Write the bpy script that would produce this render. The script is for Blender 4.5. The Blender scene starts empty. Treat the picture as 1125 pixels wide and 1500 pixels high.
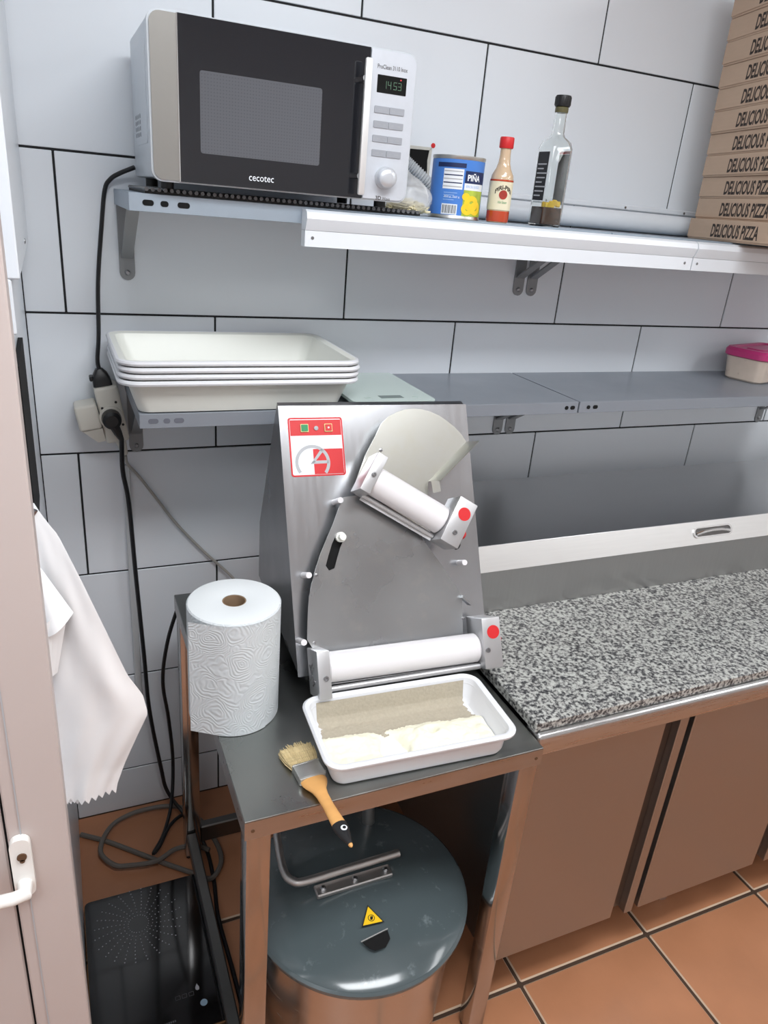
import bpy, bmesh, math, random
from mathutils import Matrix, Vector

random.seed(7)
scene = bpy.context.scene
COL = scene.collection
PI = math.pi

# ------------------------------------------------------------------ camera
cam_d = bpy.data.cameras.new('camera')
cam_d.sensor_fit = 'VERTICAL'; cam_d.sensor_height = 36.0
cam_d.lens = 1068.53 * 36.0 / 1500.0
cam_d.clip_start = 0.02
cam = bpy.data.objects.new('camera', cam_d); COL.objects.link(cam)
rx, ry, rz = Vector((0.9171, -0.3901, 0.0826)), Vector((-0.0823, -0.3878, -0.9180)), Vector((0.3901, 0.8351, -0.3878))
rz.normalize(); rx = (rx - rz * rx.dot(rz)).normalized(); ry = rz.cross(rx)
cam.matrix_world = Matrix(((rx.x, -ry.x, -rz.x, -0.3195), (rx.y, -ry.y, -rz.y, -1.6455), (rx.z, -ry.z, -rz.z, 1.5922), (0, 0, 0, 1)))
scene.camera = cam

# ------------------------------------------------------------------ world, exposure
wd = bpy.data.worlds.new('world'); scene.world = wd; wd.use_nodes = True
wd.node_tree.nodes['Background'].inputs[0].default_value = (0.80, 0.88, 1.0, 1)
wd.node_tree.nodes['Background'].inputs[1].default_value = 0.35
scene.view_settings.view_transform = 'Standard'
scene.view_settings.look = 'None'
scene.view_settings.gamma = 1.0
scene.view_settings.use_curve_mapping = False
scene.view_settings.exposure = 0.18

# ceiling lamp and two added fill panels: (x, y, size_x, size_y, watts); the lamps themselves are built further down
LAMPS = [(0.22, -1.45, 1.20, 0.40, 23.0), (2.05, -1.70, 0.40, 1.20, 8.0), (-0.95, -2.3, 0.60, 0.60, 10.0)]  # second and third are unseen fill lights, added to brighten the scene
LAMP_COLOR = (0.93, 0.97, 1.0)
CEIL = 2.55

# ------------------------------------------------------------------ helpers
class B:
    def __init__(s): s.bm = bmesh.new()
    def box(s, a, b, bev=0.0, seg=1, M=None):
        a = Vector(a); b = Vector(b)
        r = bmesh.ops.create_cube(s.bm, size=1.0)
        vs = r['verts']; c = (a + b) / 2; d = b - a
        for v in vs: v.co = Vector((c.x + v.co.x * d.x, c.y + v.co.y * d.y, c.z + v.co.z * d.z))
        if bev > 0:
            es = list({e for v in vs for e in v.link_edges})
            r2 = bmesh.ops.bevel(s.bm, geom=es, offset=bev, segments=seg, affect='EDGES', profile=0.5)
            vs = list({v for f in r2['faces'] for v in f.verts} | {v for v in vs if v.is_valid})
        if M is not None:
            for v in vs: v.co = M @ v.co
        return s
    def ring(s, pts): return [s.bm.verts.new(p) for p in pts]
    def bridge(s, r0, r1, closed=True):
        n = len(r0)
        for i in range(n if closed else n - 1):
            j = (i + 1) % n
            try: s.bm.faces.new((r0[i], r0[j], r1[j], r1[i]))
            except ValueError: pass
    def cap(s, r, flip=False):
        try: s.bm.faces.new(list(reversed(r)) if flip else r)
        except ValueError: pass
    def cyl(s, p0, p1, r0, r1=None, n=16, cap=True):
        return s.tube([p0, p1], [r0, r0 if r1 is None else r1], n, cap)
    def tube(s, pts, r, n=8, cap=True):
        pts = [Vector(p) for p in pts]
        rr = r if isinstance(r, (list, tuple)) else [r] * len(pts)
        t = (pts[1] - pts[0]).normalized()
        up = Vector((0, 0, 1)) if abs(t.z) < 0.9 else Vector((1, 0, 0))
        x = t.cross(up).normalized(); prev = None; first = None
        for i, p in enumerate(pts):
            if i == 0: t = (pts[1] - pts[0])
            elif i == len(pts) - 1: t = pts[-1] - pts[-2]
            else: t = pts[i + 1] - pts[i - 1]
            if t.length < 1e-9: t = Vector((0, 0, 1))
            t.normalize()
            x = (x - t * x.dot(t)); x.normalize(); y = t.cross(x)
            rg = s.ring([p + (x * math.cos(2 * PI * k / n) + y * math.sin(2 * PI * k / n)) * rr[i] for k in range(n)])
            if prev: s.bridge(prev, rg)
            else: first = rg
            prev = rg
        if cap: s.cap(first, True); s.cap(prev)
        return s
    def lathe(s, prof, n=32, M=None, capb=True, capt=True):
        M = M or Matrix.Identity(4); prev = None; first = None
        for (r, z) in prof:
            rg = s.ring([M @ Vector((r * math.cos(2 * PI * k / n), r * math.sin(2 * PI * k / n), z)) for k in range(n)])
            if prev: s.bridge(prev, rg)
            else: first = rg
            prev = rg
        if capb: s.cap(first, True)
        if capt: s.cap(prev)
        return s
    def prism(s, poly, t, M=None, z0=0.0):
        M = M or Matrix.Identity(4)
        a = s.ring([M @ Vector((x, y, z0)) for x, y in poly]); b = s.ring([M @ Vector((x, y, z0 + t)) for x, y in poly])
        s.bridge(a, b); s.cap(a, True); s.cap(b)
        return s
    def grid(s, fn, nu, nv):
        g = [[s.bm.verts.new(fn(i / nu, j / nv)) for j in range(nv + 1)] for i in range(nu + 1)]
        for i in range(nu):
            for j in range(nv): s.bm.faces.new((g[i][j], g[i + 1][j], g[i + 1][j + 1], g[i][j + 1]))
        return s
    def loft(s, rings, capb=True, capt=True):
        prev = None; first = None
        for pts in rings:
            rg = s.ring(pts)
            if prev: s.bridge(prev, rg)
            else: first = rg
            prev = rg
        if capb: s.cap(first, True)
        if capt: s.cap(prev)
        return s
    def mesh(s, name, ang=35):
        bmesh.ops.remove_doubles(s.bm, verts=s.bm.verts, dist=1e-6)
        bmesh.ops.recalc_face_normals(s.bm, faces=s.bm.faces)
        me = bpy.data.meshes.new(name); s.bm.to_mesh(me); s.bm.free()
        for p in me.polygons: p.use_smooth = True
        me.set_sharp_from_angle(angle=math.radians(ang))
        return me

def W(o):
    return W(o.parent) @ o.matrix_basis if o.parent else o.matrix_basis

def obj(name, b, mat, parent=None, ang=35, **props):
    """link ONE mesh object; b is in world coordinates and is moved into the parent's frame"""
    me = b if isinstance(b, bpy.types.Mesh) else b.mesh(name, ang)
    if parent is not None: me.transform(W(parent).inverted())
    o = bpy.data.objects.new(name, me); COL.objects.link(o)
    if mat is not None and not me.materials: me.materials.append(mat)
    if parent is not None: o.parent = parent
    for k, v in props.items(): o[k] = v
    return o

def thing(name, label, cat, loc=(0, 0, 0), rot=0.0, group=None, M=None):
    o = bpy.data.objects.new(name, None); COL.objects.link(o); o.empty_display_size = 0.05
    o.matrix_basis = M if M is not None else Matrix.Translation(loc) @ Matrix.Rotation(rot, 4, 'Z')
    o['label'] = label; o['category'] = cat
    if group: o['group'] = group
    return o

def solo(name, b, mat, label, cat, origin=None, group=None, ang=35, kind=None):
    """a thing that is one mesh; its origin is put at its base"""
    me = b if isinstance(b, bpy.types.Mesh) else b.mesh(name, ang)
    if origin is None:
        xs = [v.co for v in me.vertices]
        origin = Vector((sum(v.x for v in xs) / len(xs), sum(v.y for v in xs) / len(xs), min(v.z for v in xs)))
    origin = Vector(origin); me.transform(Matrix.Translation(-origin))
    o = bpy.data.objects.new(name, me); COL.objects.link(o); o.location = origin
    if not me.materials: me.materials.append(mat)
    o['label'] = label; o['category'] = cat
    if group: o['group'] = group
    if kind: o['kind'] = kind
    return o

def struct(name, b, mat, **k): return obj(name, b, mat, None, kind='structure', **k)

def dup(root, M, label=None, group=None):
    r = root.copy(); COL.objects.link(r); r.matrix_basis = M
    if label: r['label'] = label
    if group: r['group'] = group
    for ch in list(root.children):
        c = ch.copy(); COL.objects.link(c); c.parent = r
        for g in list(ch.children):
            d = g.copy(); COL.objects.link(d); d.parent = c
    return r

def frame(o, x, y):
    """matrix with origin o, x axis, y axis, z = x cross y"""
    x = Vector(x).normalized(); z = x.cross(Vector(y)).normalized(); y = z.cross(x); o = Vector(o)
    return Matrix(((x.x, y.x, z.x, o.x), (x.y, y.y, z.y, o.y), (x.z, y.z, z.z, o.z), (0, 0, 0, 1)))

def smooth(pts, k=6):
    P = [Vector(p) for p in pts]; out = []
    P = [P[0] * 2 - P[1]] + P + [P[-1] * 2 - P[-2]]
    for i in range(1, len(P) - 2):
        a, b, c, d = P[i - 1:i + 3]
        for j in range(k):
            t = j / k
            out.append(0.5 * ((2 * b) + (c - a) * t + (2 * a - 5 * b + 4 * c - d) * t * t + (3 * b - a - 3 * c + d) * t ** 3))
    out.append(P[-2]); return out

def rrect(x0, x1, y0, y1, r, n=5):
    r = max(r, 1e-4); out = []
    for cx, cy, a0 in ((x1 - r, y1 - r, 0), (x0 + r, y1 - r, 90), (x0 + r, y0 + r, 180), (x1 - r, y0 + r, 270)):
        for k in range(n + 1):
            a = math.radians(a0 + 90 * k / n); out.append((cx + r * math.cos(a), cy + r * math.sin(a)))
    return out

def circle(cx, cy, r, n=24): return [(cx + r * math.cos(2 * PI * k / n), cy + r * math.sin(2 * PI * k / n)) for k in range(n)]

def curve_mesh(cu):
    o = bpy.data.objects.new('tmp', cu); COL.objects.link(o)
    dg = bpy.context.evaluated_depsgraph_get(); dg.update()
    me = bpy.data.meshes.new_from_object(o.evaluated_get(dg))
    bpy.data.objects.remove(o); bpy.data.curves.remove(cu)
    return me

def plate(polys, t, M):
    """flat plate with holes: first polygon is the outline, others are holes; from z=0 to z=t in M"""
    cu = bpy.data.curves.new('tmp', 'CURVE'); cu.dimensions = '2D'; cu.fill_mode = 'BOTH'; cu.extrude = t / 2
    for poly in polys:
        sp = cu.splines.new('POLY'); sp.points.add(len(poly) - 1); sp.use_cyclic_u = True
        for i, (x, y) in enumerate(poly): sp.points[i].co = (x, y, 0, 1)
    me = curve_mesh(cu); me.transform(M @ Matrix.Translation((0, 0, t / 2)))
    return me

def text(s, M, w=None, h=None, bold=0.0, shear=0.0, align='CENTER', size=1.0, t=0.0002):
    """flat print: s fitted to width w and height h, centred on M's origin (or left aligned), facing M's z"""
    cu = bpy.data.curves.new('tmp', 'FONT'); cu.body = s; cu.size = size; cu.resolution_u = 3
    cu.offset = bold; cu.shear = shear; cu.extrude = 0.0
    me = curve_mesh(cu)
    xs = [v.co.x for v in me.vertices]; ys = [v.co.y for v in me.vertices]
    x0, x1, y0, y1 = min(xs), max(xs), min(ys), max(ys)
    sx = (w / (x1 - x0)) if w else None; sy = (h / (y1 - y0)) if h else None
    sx = sx or sy; sy = sy or sx
    ox = {'CENTER': (x0 + x1) / 2, 'LEFT': x0, 'RIGHT': x1}[align]
    me.transform(M @ Matrix.Translation((0, 0, t)) @ Matrix.Diagonal((sx, sy, 1, 1)) @ Matrix.Translation((-ox, -(y0 + y1) / 2, 0)))
    return me

def join(meshes):
    b = B()
    for me in meshes: b.bm.from_mesh(me)
    return b

# ------------------------------------------------------------------ materials
def srgb(r, g, b):
    f = lambda c: (c / 255) / 12.92 if c <= 10 else ((c / 255 + 0.055) / 1.055) ** 2.4
    return (f(r), f(g), f(b), 1)

def mat(name, col, rough=0.5, metal=0.0, var=0.06, nscale=8.0, stretch=(1, 1, 1), bump=0.0, bscale=None, rvar=0.0, coat=0.0,
        trans=0.0, ior=1.45, alpha=1.0, emit=0.0, spec=0.5, sss=0.0):
    m = bpy.data.materials.new(name); m.use_nodes = True
    nt = m.node_tree; N = nt.nodes; L = nt.links; p = N['Principled BSDF']
    tc = N.new('ShaderNodeTexCoord'); mp = N.new('ShaderNodeMapping'); mp.inputs['Scale'].default_value = stretch
    L.new(tc.outputs['Object'], mp.inputs['Vector'])
    no = N.new('ShaderNodeTexNoise'); no.inputs['Scale'].default_value = nscale; no.inputs['Detail'].default_value = 5
    L.new(mp.outputs['Vector'], no.inputs['Vector'])
    mx = N.new('ShaderNodeMix'); mx.data_type = 'RGBA'
    c = Vector(col[:3])
    mx.inputs['A'].default_value = (*[max(0, v * (1 - var)) for v in c], 1); mx.inputs['B'].default_value = (*[min(1, v * (1 + var)) for v in c], 1)
    L.new(no.outputs['Fac'], mx.inputs['Factor']); L.new(mx.outputs['Result'], p.inputs['Base Color'])
    p.inputs['Metallic'].default_value = metal; p.inputs['Roughness'].default_value = rough
    p.inputs['Specular IOR Level'].default_value = spec
    if rvar:
        mr = N.new('ShaderNodeMapRange'); mr.inputs['From Min'].default_value = 0.3; mr.inputs['From Max'].default_value = 0.7
        mr.inputs['To Min'].default_value = max(0.02, rough - rvar); mr.inputs['To Max'].default_value = rough + rvar
        L.new(no.outputs['Fac'], mr.inputs['Value']); L.new(mr.outputs['Result'], p.inputs['Roughness'])
    if bump:
        nb = no
        if bscale:
            nb = N.new('ShaderNodeTexNoise'); nb.inputs['Scale'].default_value = bscale; nb.inputs['Detail'].default_value = 3
            L.new(mp.outputs['Vector'], nb.inputs['Vector'])
        bp = N.new('ShaderNodeBump'); bp.inputs['Strength'].default_value = bump; bp.inputs['Distance'].default_value = 0.002
        L.new(nb.outputs['Fac'], bp.inputs['Height']); L.new(bp.outputs['Normal'], p.inputs['Normal'])
    p.inputs['Coat Weight'].default_value = coat; p.inputs['Coat Roughness'].default_value = 0.08
    p.inputs['Transmission Weight'].default_value = trans; p.inputs['IOR'].default_value = ior
    p.inputs['Alpha'].default_value = alpha
    if sss:
        p.inputs['Subsurface Weight'].default_value = sss; p.inputs['Subsurface Radius'].default_value = (0.02, 0.02, 0.02)
    if emit:
        p.inputs['Emission Color'].default_value = col; p.inputs['Emission Strength'].default_value = emit
    return m

def nodes_of(m): return m.node_tree.nodes, m.node_tree.links, m.node_tree.nodes['Principled BSDF']

def spots(m, col, scale=60, lo=0.62, hi=0.7, rough=0.8):
    """dust or speckle with a shape of its own mixed over the base colour"""
    N, L, p = nodes_of(m)
    src = p.inputs['Base Color'].links[0].from_socket
    tc = N.new('ShaderNodeTexCoord'); n1 = N.new('ShaderNodeTexNoise'); n1.inputs['Scale'].default_value = scale; n1.inputs['Detail'].default_value = 8
    n1.inputs['Roughness'].default_value = 0.7
    L.new(tc.outputs['Object'], n1.inputs['Vector'])
    cr = N.new('ShaderNodeMapRange'); cr.inputs['From Min'].default_value = lo; cr.inputs['From Max'].default_value = hi
    L.new(n1.outputs['Fac'], cr.inputs['Value'])
    mx = N.new('ShaderNodeMix'); mx.data_type = 'RGBA'; mx.inputs['B'].default_value = col
    L.new(cr.outputs['Result'], mx.inputs['Factor']); L.new(src, mx.inputs['A']); L.new(mx.outputs['Result'], p.inputs['Base Color'])
    return m

WHITE = srgb(236, 237, 238)
M_TILE = mat('wall_tile_glaze', srgb(229, 234, 240), 0.32, var=0.03, nscale=3, bump=0.05, bscale=14)
M_GROUT = mat('wall_grout', srgb(38, 38, 40), 0.9, nscale=60)
M_FTILE = mat('terracotta_tile', srgb(180, 124, 90), 0.36, var=0.22, nscale=7, bump=0.12, bscale=30, rvar=0.08)
M_FPALE = mat('worn_tile_edge', srgb(206, 180, 156), 0.6, nscale=40)
M_FEDGE = mat('floor_grout', srgb(72, 54, 42), 0.9, nscale=50)
M_PAINT = mat('white_paint', srgb(225, 226, 226), 0.7, nscale=5)
M_DOOR = mat('pinkish_white_lacquer', srgb(196, 184, 180), 0.45, var=0.03, nscale=4)
M_ALU = mat('white_lacquered_aluminium', srgb(226, 231, 237), 0.30, var=0.02)
M_BLACK = mat('black_rubber', srgb(22, 22, 24), 0.6)
M_BLACKP = mat('black_plastic', srgb(28, 28, 30), 0.4)
M_HOLE = mat('dark_cavity', srgb(14, 14, 15), 0.95)
M_SHELF = mat('grey_blue_shelf_enamel', srgb(143, 149, 158), 0.36, metal=0.25, var=0.05, nscale=6, rvar=0.06)
M_SHELFU = mat('galvanised_shelf_steel', srgb(160, 172, 184), 0.42, metal=0.35, var=0.08, nscale=14)
M_BRACK = mat('grey_bracket_paint', srgb(142, 144, 146), 0.5, metal=0.2)
M_STEEL = mat('brushed_steel', (0.60, 0.60, 0.60, 1), 0.30, metal=1.0, var=0.10, nscale=10, stretch=(1, 1, 30), bump=0.04, bscale=40, rvar=0.06)
M_STEELH = mat('brushed_steel_lengthwise', (0.58, 0.58, 0.58, 1), 0.30, metal=1.0, var=0.10, nscale=10, stretch=(1, 30, 30), bump=0.03, bscale=40, rvar=0.05)
M_STEELD = mat('worn_table_steel', (0.33, 0.34, 0.325, 1), 0.33, metal=1.0, var=0.15, nscale=9, bump=0.05, bscale=25, rvar=0.10)
M_STEELT = mat('topping_lid_steel', (0.54, 0.545, 0.55, 1), 0.28, metal=1.0, var=0.02, nscale=8, stretch=(1, 3, 3))
M_DOORS = mat('cabinet_door_steel', (0.42, 0.41, 0.40, 1), 0.36, metal=1.0, var=0.05, nscale=10, stretch=(1, 1, 20), bump=0.03, bscale=30, rvar=0.04)
M_CAST = mat('cast_aluminium', (0.56, 0.56, 0.57, 1), 0.42, metal=0.85, var=0.06, nscale=20, bump=0.05, bscale=90)
M_PANEL = spots(mat('machine_panel_steel', (0.54, 0.555, 0.58, 1), 0.245, metal=1.0, var=0.04, nscale=8, stretch=(14, 1, 1), rvar=0.015), srgb(190, 190, 190), 30, 0.66, 0.9)
M_PLATE = spots(mat('dusty_guard_plate', (0.41, 0.42, 0.43, 1), 0.29, metal=0.95, var=0.10, nscale=6, rvar=0.05), srgb(190, 188, 184), 14, 0.52, 0.85)
M_CHUTE = spots(mat('dusty_chute_plate', (0.50, 0.50, 0.465, 1), 0.32, metal=0.85, var=0.06, nscale=6), srgb(186, 184, 172), 18, 0.45, 0.8)
M_ROLLER = mat('white_nylon', srgb(226, 223, 225), 0.30, var=0.03, nscale=12, sss=0.0)
M_POLY = mat('milky_polythene', srgb(232, 233, 226), 0.35, var=0.03, nscale=6)
M_POLYW = mat('white_polythene', srgb(224, 225, 229), 0.30, var=0.02, nscale=6)
M_FLOUR = mat('flour', srgb(240, 237, 216), 0.95, var=0.05, nscale=40, bump=0.9, bscale=90)
M_SCREW = mat('screw_steel', (0.30, 0.30, 0.31, 1), 0.30, metal=1.0)
M_RED = mat('red_print', srgb(206, 40, 44), 0.45)
M_WPRINT = mat('white_print', srgb(235, 240, 246), 0.45, var=0.02)
M_GREY = mat('grey_print', srgb(178, 180, 184), 0.45, var=0.02)
M_GREEN = mat('green_button', srgb(40, 140, 86), 0.4)
M_PAPER = mat('embossed_paper', srgb(205, 210, 213), 0.9, var=0.02)
M_PAPERT = mat('paper_edge', srgb(218, 222, 224), 0.95, var=0.015, nscale=3)
M_CORE = mat('cardboard_core', srgb(140, 116, 92), 0.9, var=0.25, nscale=60)
M_CARD = mat('kraft_cardboard', srgb(192, 166, 144), 0.85, var=0.06, nscale=20, stretch=(1, 1, 8))
M_INK = mat('dark_ink', srgb(58, 50, 46), 0.8)
M_WOOD = mat('pale_wood', srgb(214, 160, 96), 0.45, var=0.15, nscale=6, stretch=(12, 1, 6))
M_BRIST = mat('bristle', srgb(204, 184, 140), 0.8, var=0.35, nscale=30, stretch=(6, 0.5, 6), bump=0.8, bscale=60)
M_TIN = mat('tinplate', (0.62, 0.62, 0.60, 1), 0.35, metal=1.0, var=0.15, nscale=30)
M_CLOTH = mat('thin_white_plastic', srgb(252, 252, 253), 0.45, var=0.02, nscale=5, bump=0.5, bscale=12)
M_CREAM = mat('cream_plastic', srgb(214, 210, 200), 0.4)
M_GREYCAB = mat('grey_cable', srgb(112, 106, 100), 0.55)
M_WCAB = mat('off_white_cable', srgb(170, 168, 162), 0.5)
M_GLASSB = mat('black_ceramic_glass', srgb(12, 11, 12), 0.07, coat=0.4, var=0.02)
M_BROWN = mat('brown_plastic', srgb(92, 66, 46), 0.5)
M_PRINTW = mat('pale_print', srgb(150, 150, 156), 0.6)
M_MWDOOR = mat('black_door_glass', srgb(30, 31, 36), 0.06, coat=0.3, var=0.02)
M_MWSIL = mat('silver_panel', srgb(206, 211, 219), 0.40, metal=0.3, var=0.06, nscale=60, bump=0.05, bscale=200)
M_MWSTR = mat('brushed_champagne_strip', srgb(148, 146, 142), 0.40, metal=0.6, var=0.04, nscale=12)
M_MWBODY = mat('silver_enamel', srgb(200, 206, 212), 0.35, metal=0.3, var=0.03)
M_CHROME = mat('chrome', (0.78, 0.78, 0.78, 1), 0.16, metal=1.0, var=0.03)
M_SATIN = mat('satin_steel', (0.80, 0.80, 0.80, 1), 0.45, metal=0.6, var=0.04)
M_LCD = mat('lcd_glass', srgb(16, 18, 18), 0.12)
M_LIDG = spots(mat('dark_green_grey_enamel', srgb(80, 90, 93), 0.16, var=0.22, nscale=5, bump=0.05, bscale=20, coat=0.3), srgb(120, 130, 134), 26, 0.60, 0.74)
M_YEL = mat('warning_yellow', srgb(246, 200, 28), 0.5)
M_PINK = mat('pink_lid', srgb(190, 56, 118), 0.35)
M_GLASS = mat('clear_glass', (0.96, 0.98, 0.97, 1), 0.03, trans=1.0, ior=1.45, var=0.0)
M_MINT = mat('mint_glass', srgb(206, 222, 216), 0.12, var=0.02, coat=0.4)
M_BAGP = mat('clear_bag', (0.92, 0.93, 0.95, 1), 0.25, var=0.0, bump=0.6, bscale=30, alpha=0.34)
M_NOODLE = mat('grated_cheese', srgb(232, 222, 186), 0.7, var=0.15, nscale=60)

def granite():
    m = mat('speckled_granite', srgb(150, 150, 146), 0.22, var=0.1, nscale=40)
    N, L, p = nodes_of(m)
    tc = N.new('ShaderNodeTexCoord')
    n1 = N.new('ShaderNodeTexNoise'); n1.inputs['Scale'].default_value = 165; n1.inputs['Detail'].default_value = 3.0
    L.new(tc.outputs['Object'], n1.inputs['Vector'])
    cr = N.new('ShaderNodeValToRGB'); e = cr.color_ramp.elements
    e[0].position = 0.34; e[0].color = srgb(58, 58, 60); e[1].position = 0.68; e[1].color = srgb(190, 191, 186)
    x = e.new(0.45); x.color = srgb(104, 104, 104); x = e.new(0.53); x.color = srgb(160, 160, 156)
    L.new(n1.outputs['Fac'], cr.inputs['Fac']); L.new(cr.outputs['Color'], p.inputs['Base Color'])
    return m
M_GRAN = granite()

def paper_emboss():
    N, L, p = nodes_of(M_PAPER)
    tc = N.new('ShaderNodeTexCoord'); n0 = N.new('ShaderNodeTexNoise'); n0.inputs['Scale'].default_value = 20
    L.new(tc.outputs['Object'], n0.inputs['Vector'])
    mx = N.new('ShaderNodeMix'); mx.data_type = 'VECTOR'; mx.inputs['Factor'].default_value = 0.04
    L.new(tc.outputs['Object'], mx.inputs['A']); L.new(n0.outputs['Color'], mx.inputs['B'])
    v = N.new('ShaderNodeTexVoronoi'); v.feature = 'F1'; v.inputs['Scale'].default_value = 24
    L.new(mx.outputs['Result'], v.inputs['Vector'])
    mu = N.new('ShaderNodeMath'); mu.operation = 'MULTIPLY'; mu.inputs[1].default_value = 62.0; L.new(v.outputs['Distance'], mu.inputs[0])
    si = N.new('ShaderNodeMath'); si.operation = 'SINE'; L.new(mu.outputs[0], si.inputs[0])
    bp = N.new('ShaderNodeBump'); bp.inputs['Strength'].default_value = 0.30; bp.inputs['Distance'].default_value = 0.0010
    L.new(si.outputs[0], bp.inputs['Height']); L.new(bp.outputs['Normal'], p.inputs['Normal'])
paper_emboss()

def mesh_window():
    m = mat('microwave_window_mesh', srgb(84, 86, 92), 0.10, var=0.02, coat=0.3)
    N, L, p = nodes_of(m); tc = N.new('ShaderNodeTexCoord')
    v = N.new('ShaderNodeTexVoronoi'); v.inputs['Scale'].default_value = 210; v.inputs['Randomness'].default_value = 0.0
    L.new(tc.outputs['Object'], v.inputs['Vector'])
    mr = N.new('ShaderNodeMapRange'); mr.inputs['From Min'].default_value = 0.25; mr.inputs['From Max'].default_value = 0.5
    L.new(v.outputs['Distance'], mr.inputs['Value'])
    mx = N.new('ShaderNodeMix'); mx.data_type = 'RGBA'; mx.inputs['A'].default_value = srgb(36, 38, 44); mx.inputs['B'].default_value = srgb(90, 92, 98)
    L.new(mr.outputs['Result'], mx.inputs['Factor']); L.new(mx.outputs['Result'], p.inputs['Base Color'])
    return m
M_MWWIN = mesh_window()

# ------------------------------------------------------------------ the setting
X0, X1, Y0 = -1.60, 2.50, -3.40
wall_back = struct('wall_back', B().box((-0.50, 0.003, 0), (X1, 0.10, CEIL)), M_GROUT)
def wall_tiles():
    cache = {}
    g = 0.0022
    for k in range(-2, 8):
        zt = min(2.235 - 0.3 * k, CEIL) - g; zb = max(2.235 - 0.3 * (k + 1), 0.0) + (g if k < 7 else 0)
        if zt - zb < 0.02: continue
        off = 0.0 if k % 2 else 0.3
        i = -2
        while True:
            xa = off - 1.2 + 0.6 * i; xb = xa + 0.6; i += 1
            if xa > X1: break
            xa = max(xa + g, -0.374); xb = min(xb - g, X1 - 0.001)
            if xb - xa < 0.02: continue
            key = (round(xb - xa, 3), round(zt - zb, 3))
            if key not in cache:
                b = B(); b.box((0, 0, 0), (xb - xa, 0.0085, zt - zb), 0.0009)
                me = b.mesh('tile'); me.materials.append(M_TILE); cache[key] = me
            o = bpy.data.objects.new('tile', cache[key]); COL.objects.link(o)
            o.parent = wall_back; o.location = (xa, 0.0, zb)
wall_tiles()

floor = struct('floor', B().box((X0, Y0, -0.10), (X1, 0.05, -0.003)), M_FEDGE)
def floor_tiles():
    P = 0.367; Q = 0.374; g = 0.003; cache = {}
    def tile(xa, ya, xb, yb):
        key = (round(xb - xa, 3), round(yb - ya, 3))
        if key not in cache:
            me = B().box((0, 0, -0.012), (xb - xa, yb - ya, 0), 0.0040).mesh('tile', 10)
            me.materials.append(M_FTILE); me.materials.append(M_FPALE)
            for f in me.polygons: f.material_index = 0 if f.normal.z > 0.9 else 1
            cache[key] = me
        o = bpy.data.objects.new('tile', cache[key]); COL.objects.link(o); o.parent = floor; o.location = (xa, ya, 0)
    for i in range(-6, 7):
        for j in range(-7, 3):
            xa, ya = 0.518 + P * i + g, -0.803 + Q * j + g; xb, yb = xa + P - 2 * g, ya + Q - 2 * g
            if xa < 0.15 and yb > -0.05 and xb > -0.6 or (xa < 0.15 and xb > -0.6 and ya > -0.43): continue   # the corner behind the table is one cut slab
            xa, ya, xb, yb = max(xa, X0), max(ya, Y0), min(xb, X1), min(yb, 0.0)
            if xb - xa < 0.012 or yb - ya < 0.012: continue
            tile(xa, ya, xb, yb)
    tile(-0.585 + g, -0.429 + g, 0.151 - g, 0.0); 
floor_tiles()
N, L, p = nodes_of(M_FTILE)       # each tile its own tone
oi = N.new('ShaderNodeObjectInfo'); hv = N.new('ShaderNodeHueSaturation'); mr = N.new('ShaderNodeMapRange')
mr.inputs['To Min'].default_value = 0.86; mr.inputs['To Max'].default_value = 1.1
L.new(oi.outputs['Random'], mr.inputs['Value']); src = p.inputs['Base Color'].links[0].from_socket
L.new(mr.outputs['Result'], hv.inputs['Value']); L.new(src, hv.inputs['Color']); L.new(hv.outputs['Color'], p.inputs['Base Color'])

struct('ceiling', B().box((X0 - 0.1, Y0 - 0.1, CEIL), (X1 + 0.1, 0.1, CEIL + 0.1)), M_PAINT)
struct('wall_right', B().box((X1, Y0, 0), (X1 + 0.1, 0.1, CEIL)), M_PAINT)
struct('wall_front', B().box((X0, Y0 - 0.1, 0), (X1, Y0, CEIL)), M_PAINT)
wl = B().box((-0.50, -0.84, 0), (-0.376, 0.002, CEIL)).box((X0 - 0.1, Y0, 0), (X0, -0.84, CEIL)).box((X0, -0.84, 0), (-0.50, -0.74, CEIL))
struct('wall_left', wl, M_ALU)
t1 = struct('trim_1', B().box((-0.3755, -0.60, 1.468), (-0.357, -0.006, CEIL - 0.001), 0.002).box((-0.3755, -0.60, 1.40), (-0.367, -0.45, 1.468), 0.002), M_ALU)
obj('screw', B().lathe([(0.0045, 0), (0.0045, 0.001), (0.002, 0.002)], 10, frame((-0.357, -0.25, 1.488), (0, 1, 0), (0, 0, 1))), M_SCREW, t1)
struct('trim_2', B().box((-0.3755, -0.60, 1.10), (-0.369, -0.40, 1.36)), M_HOLE)

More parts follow.
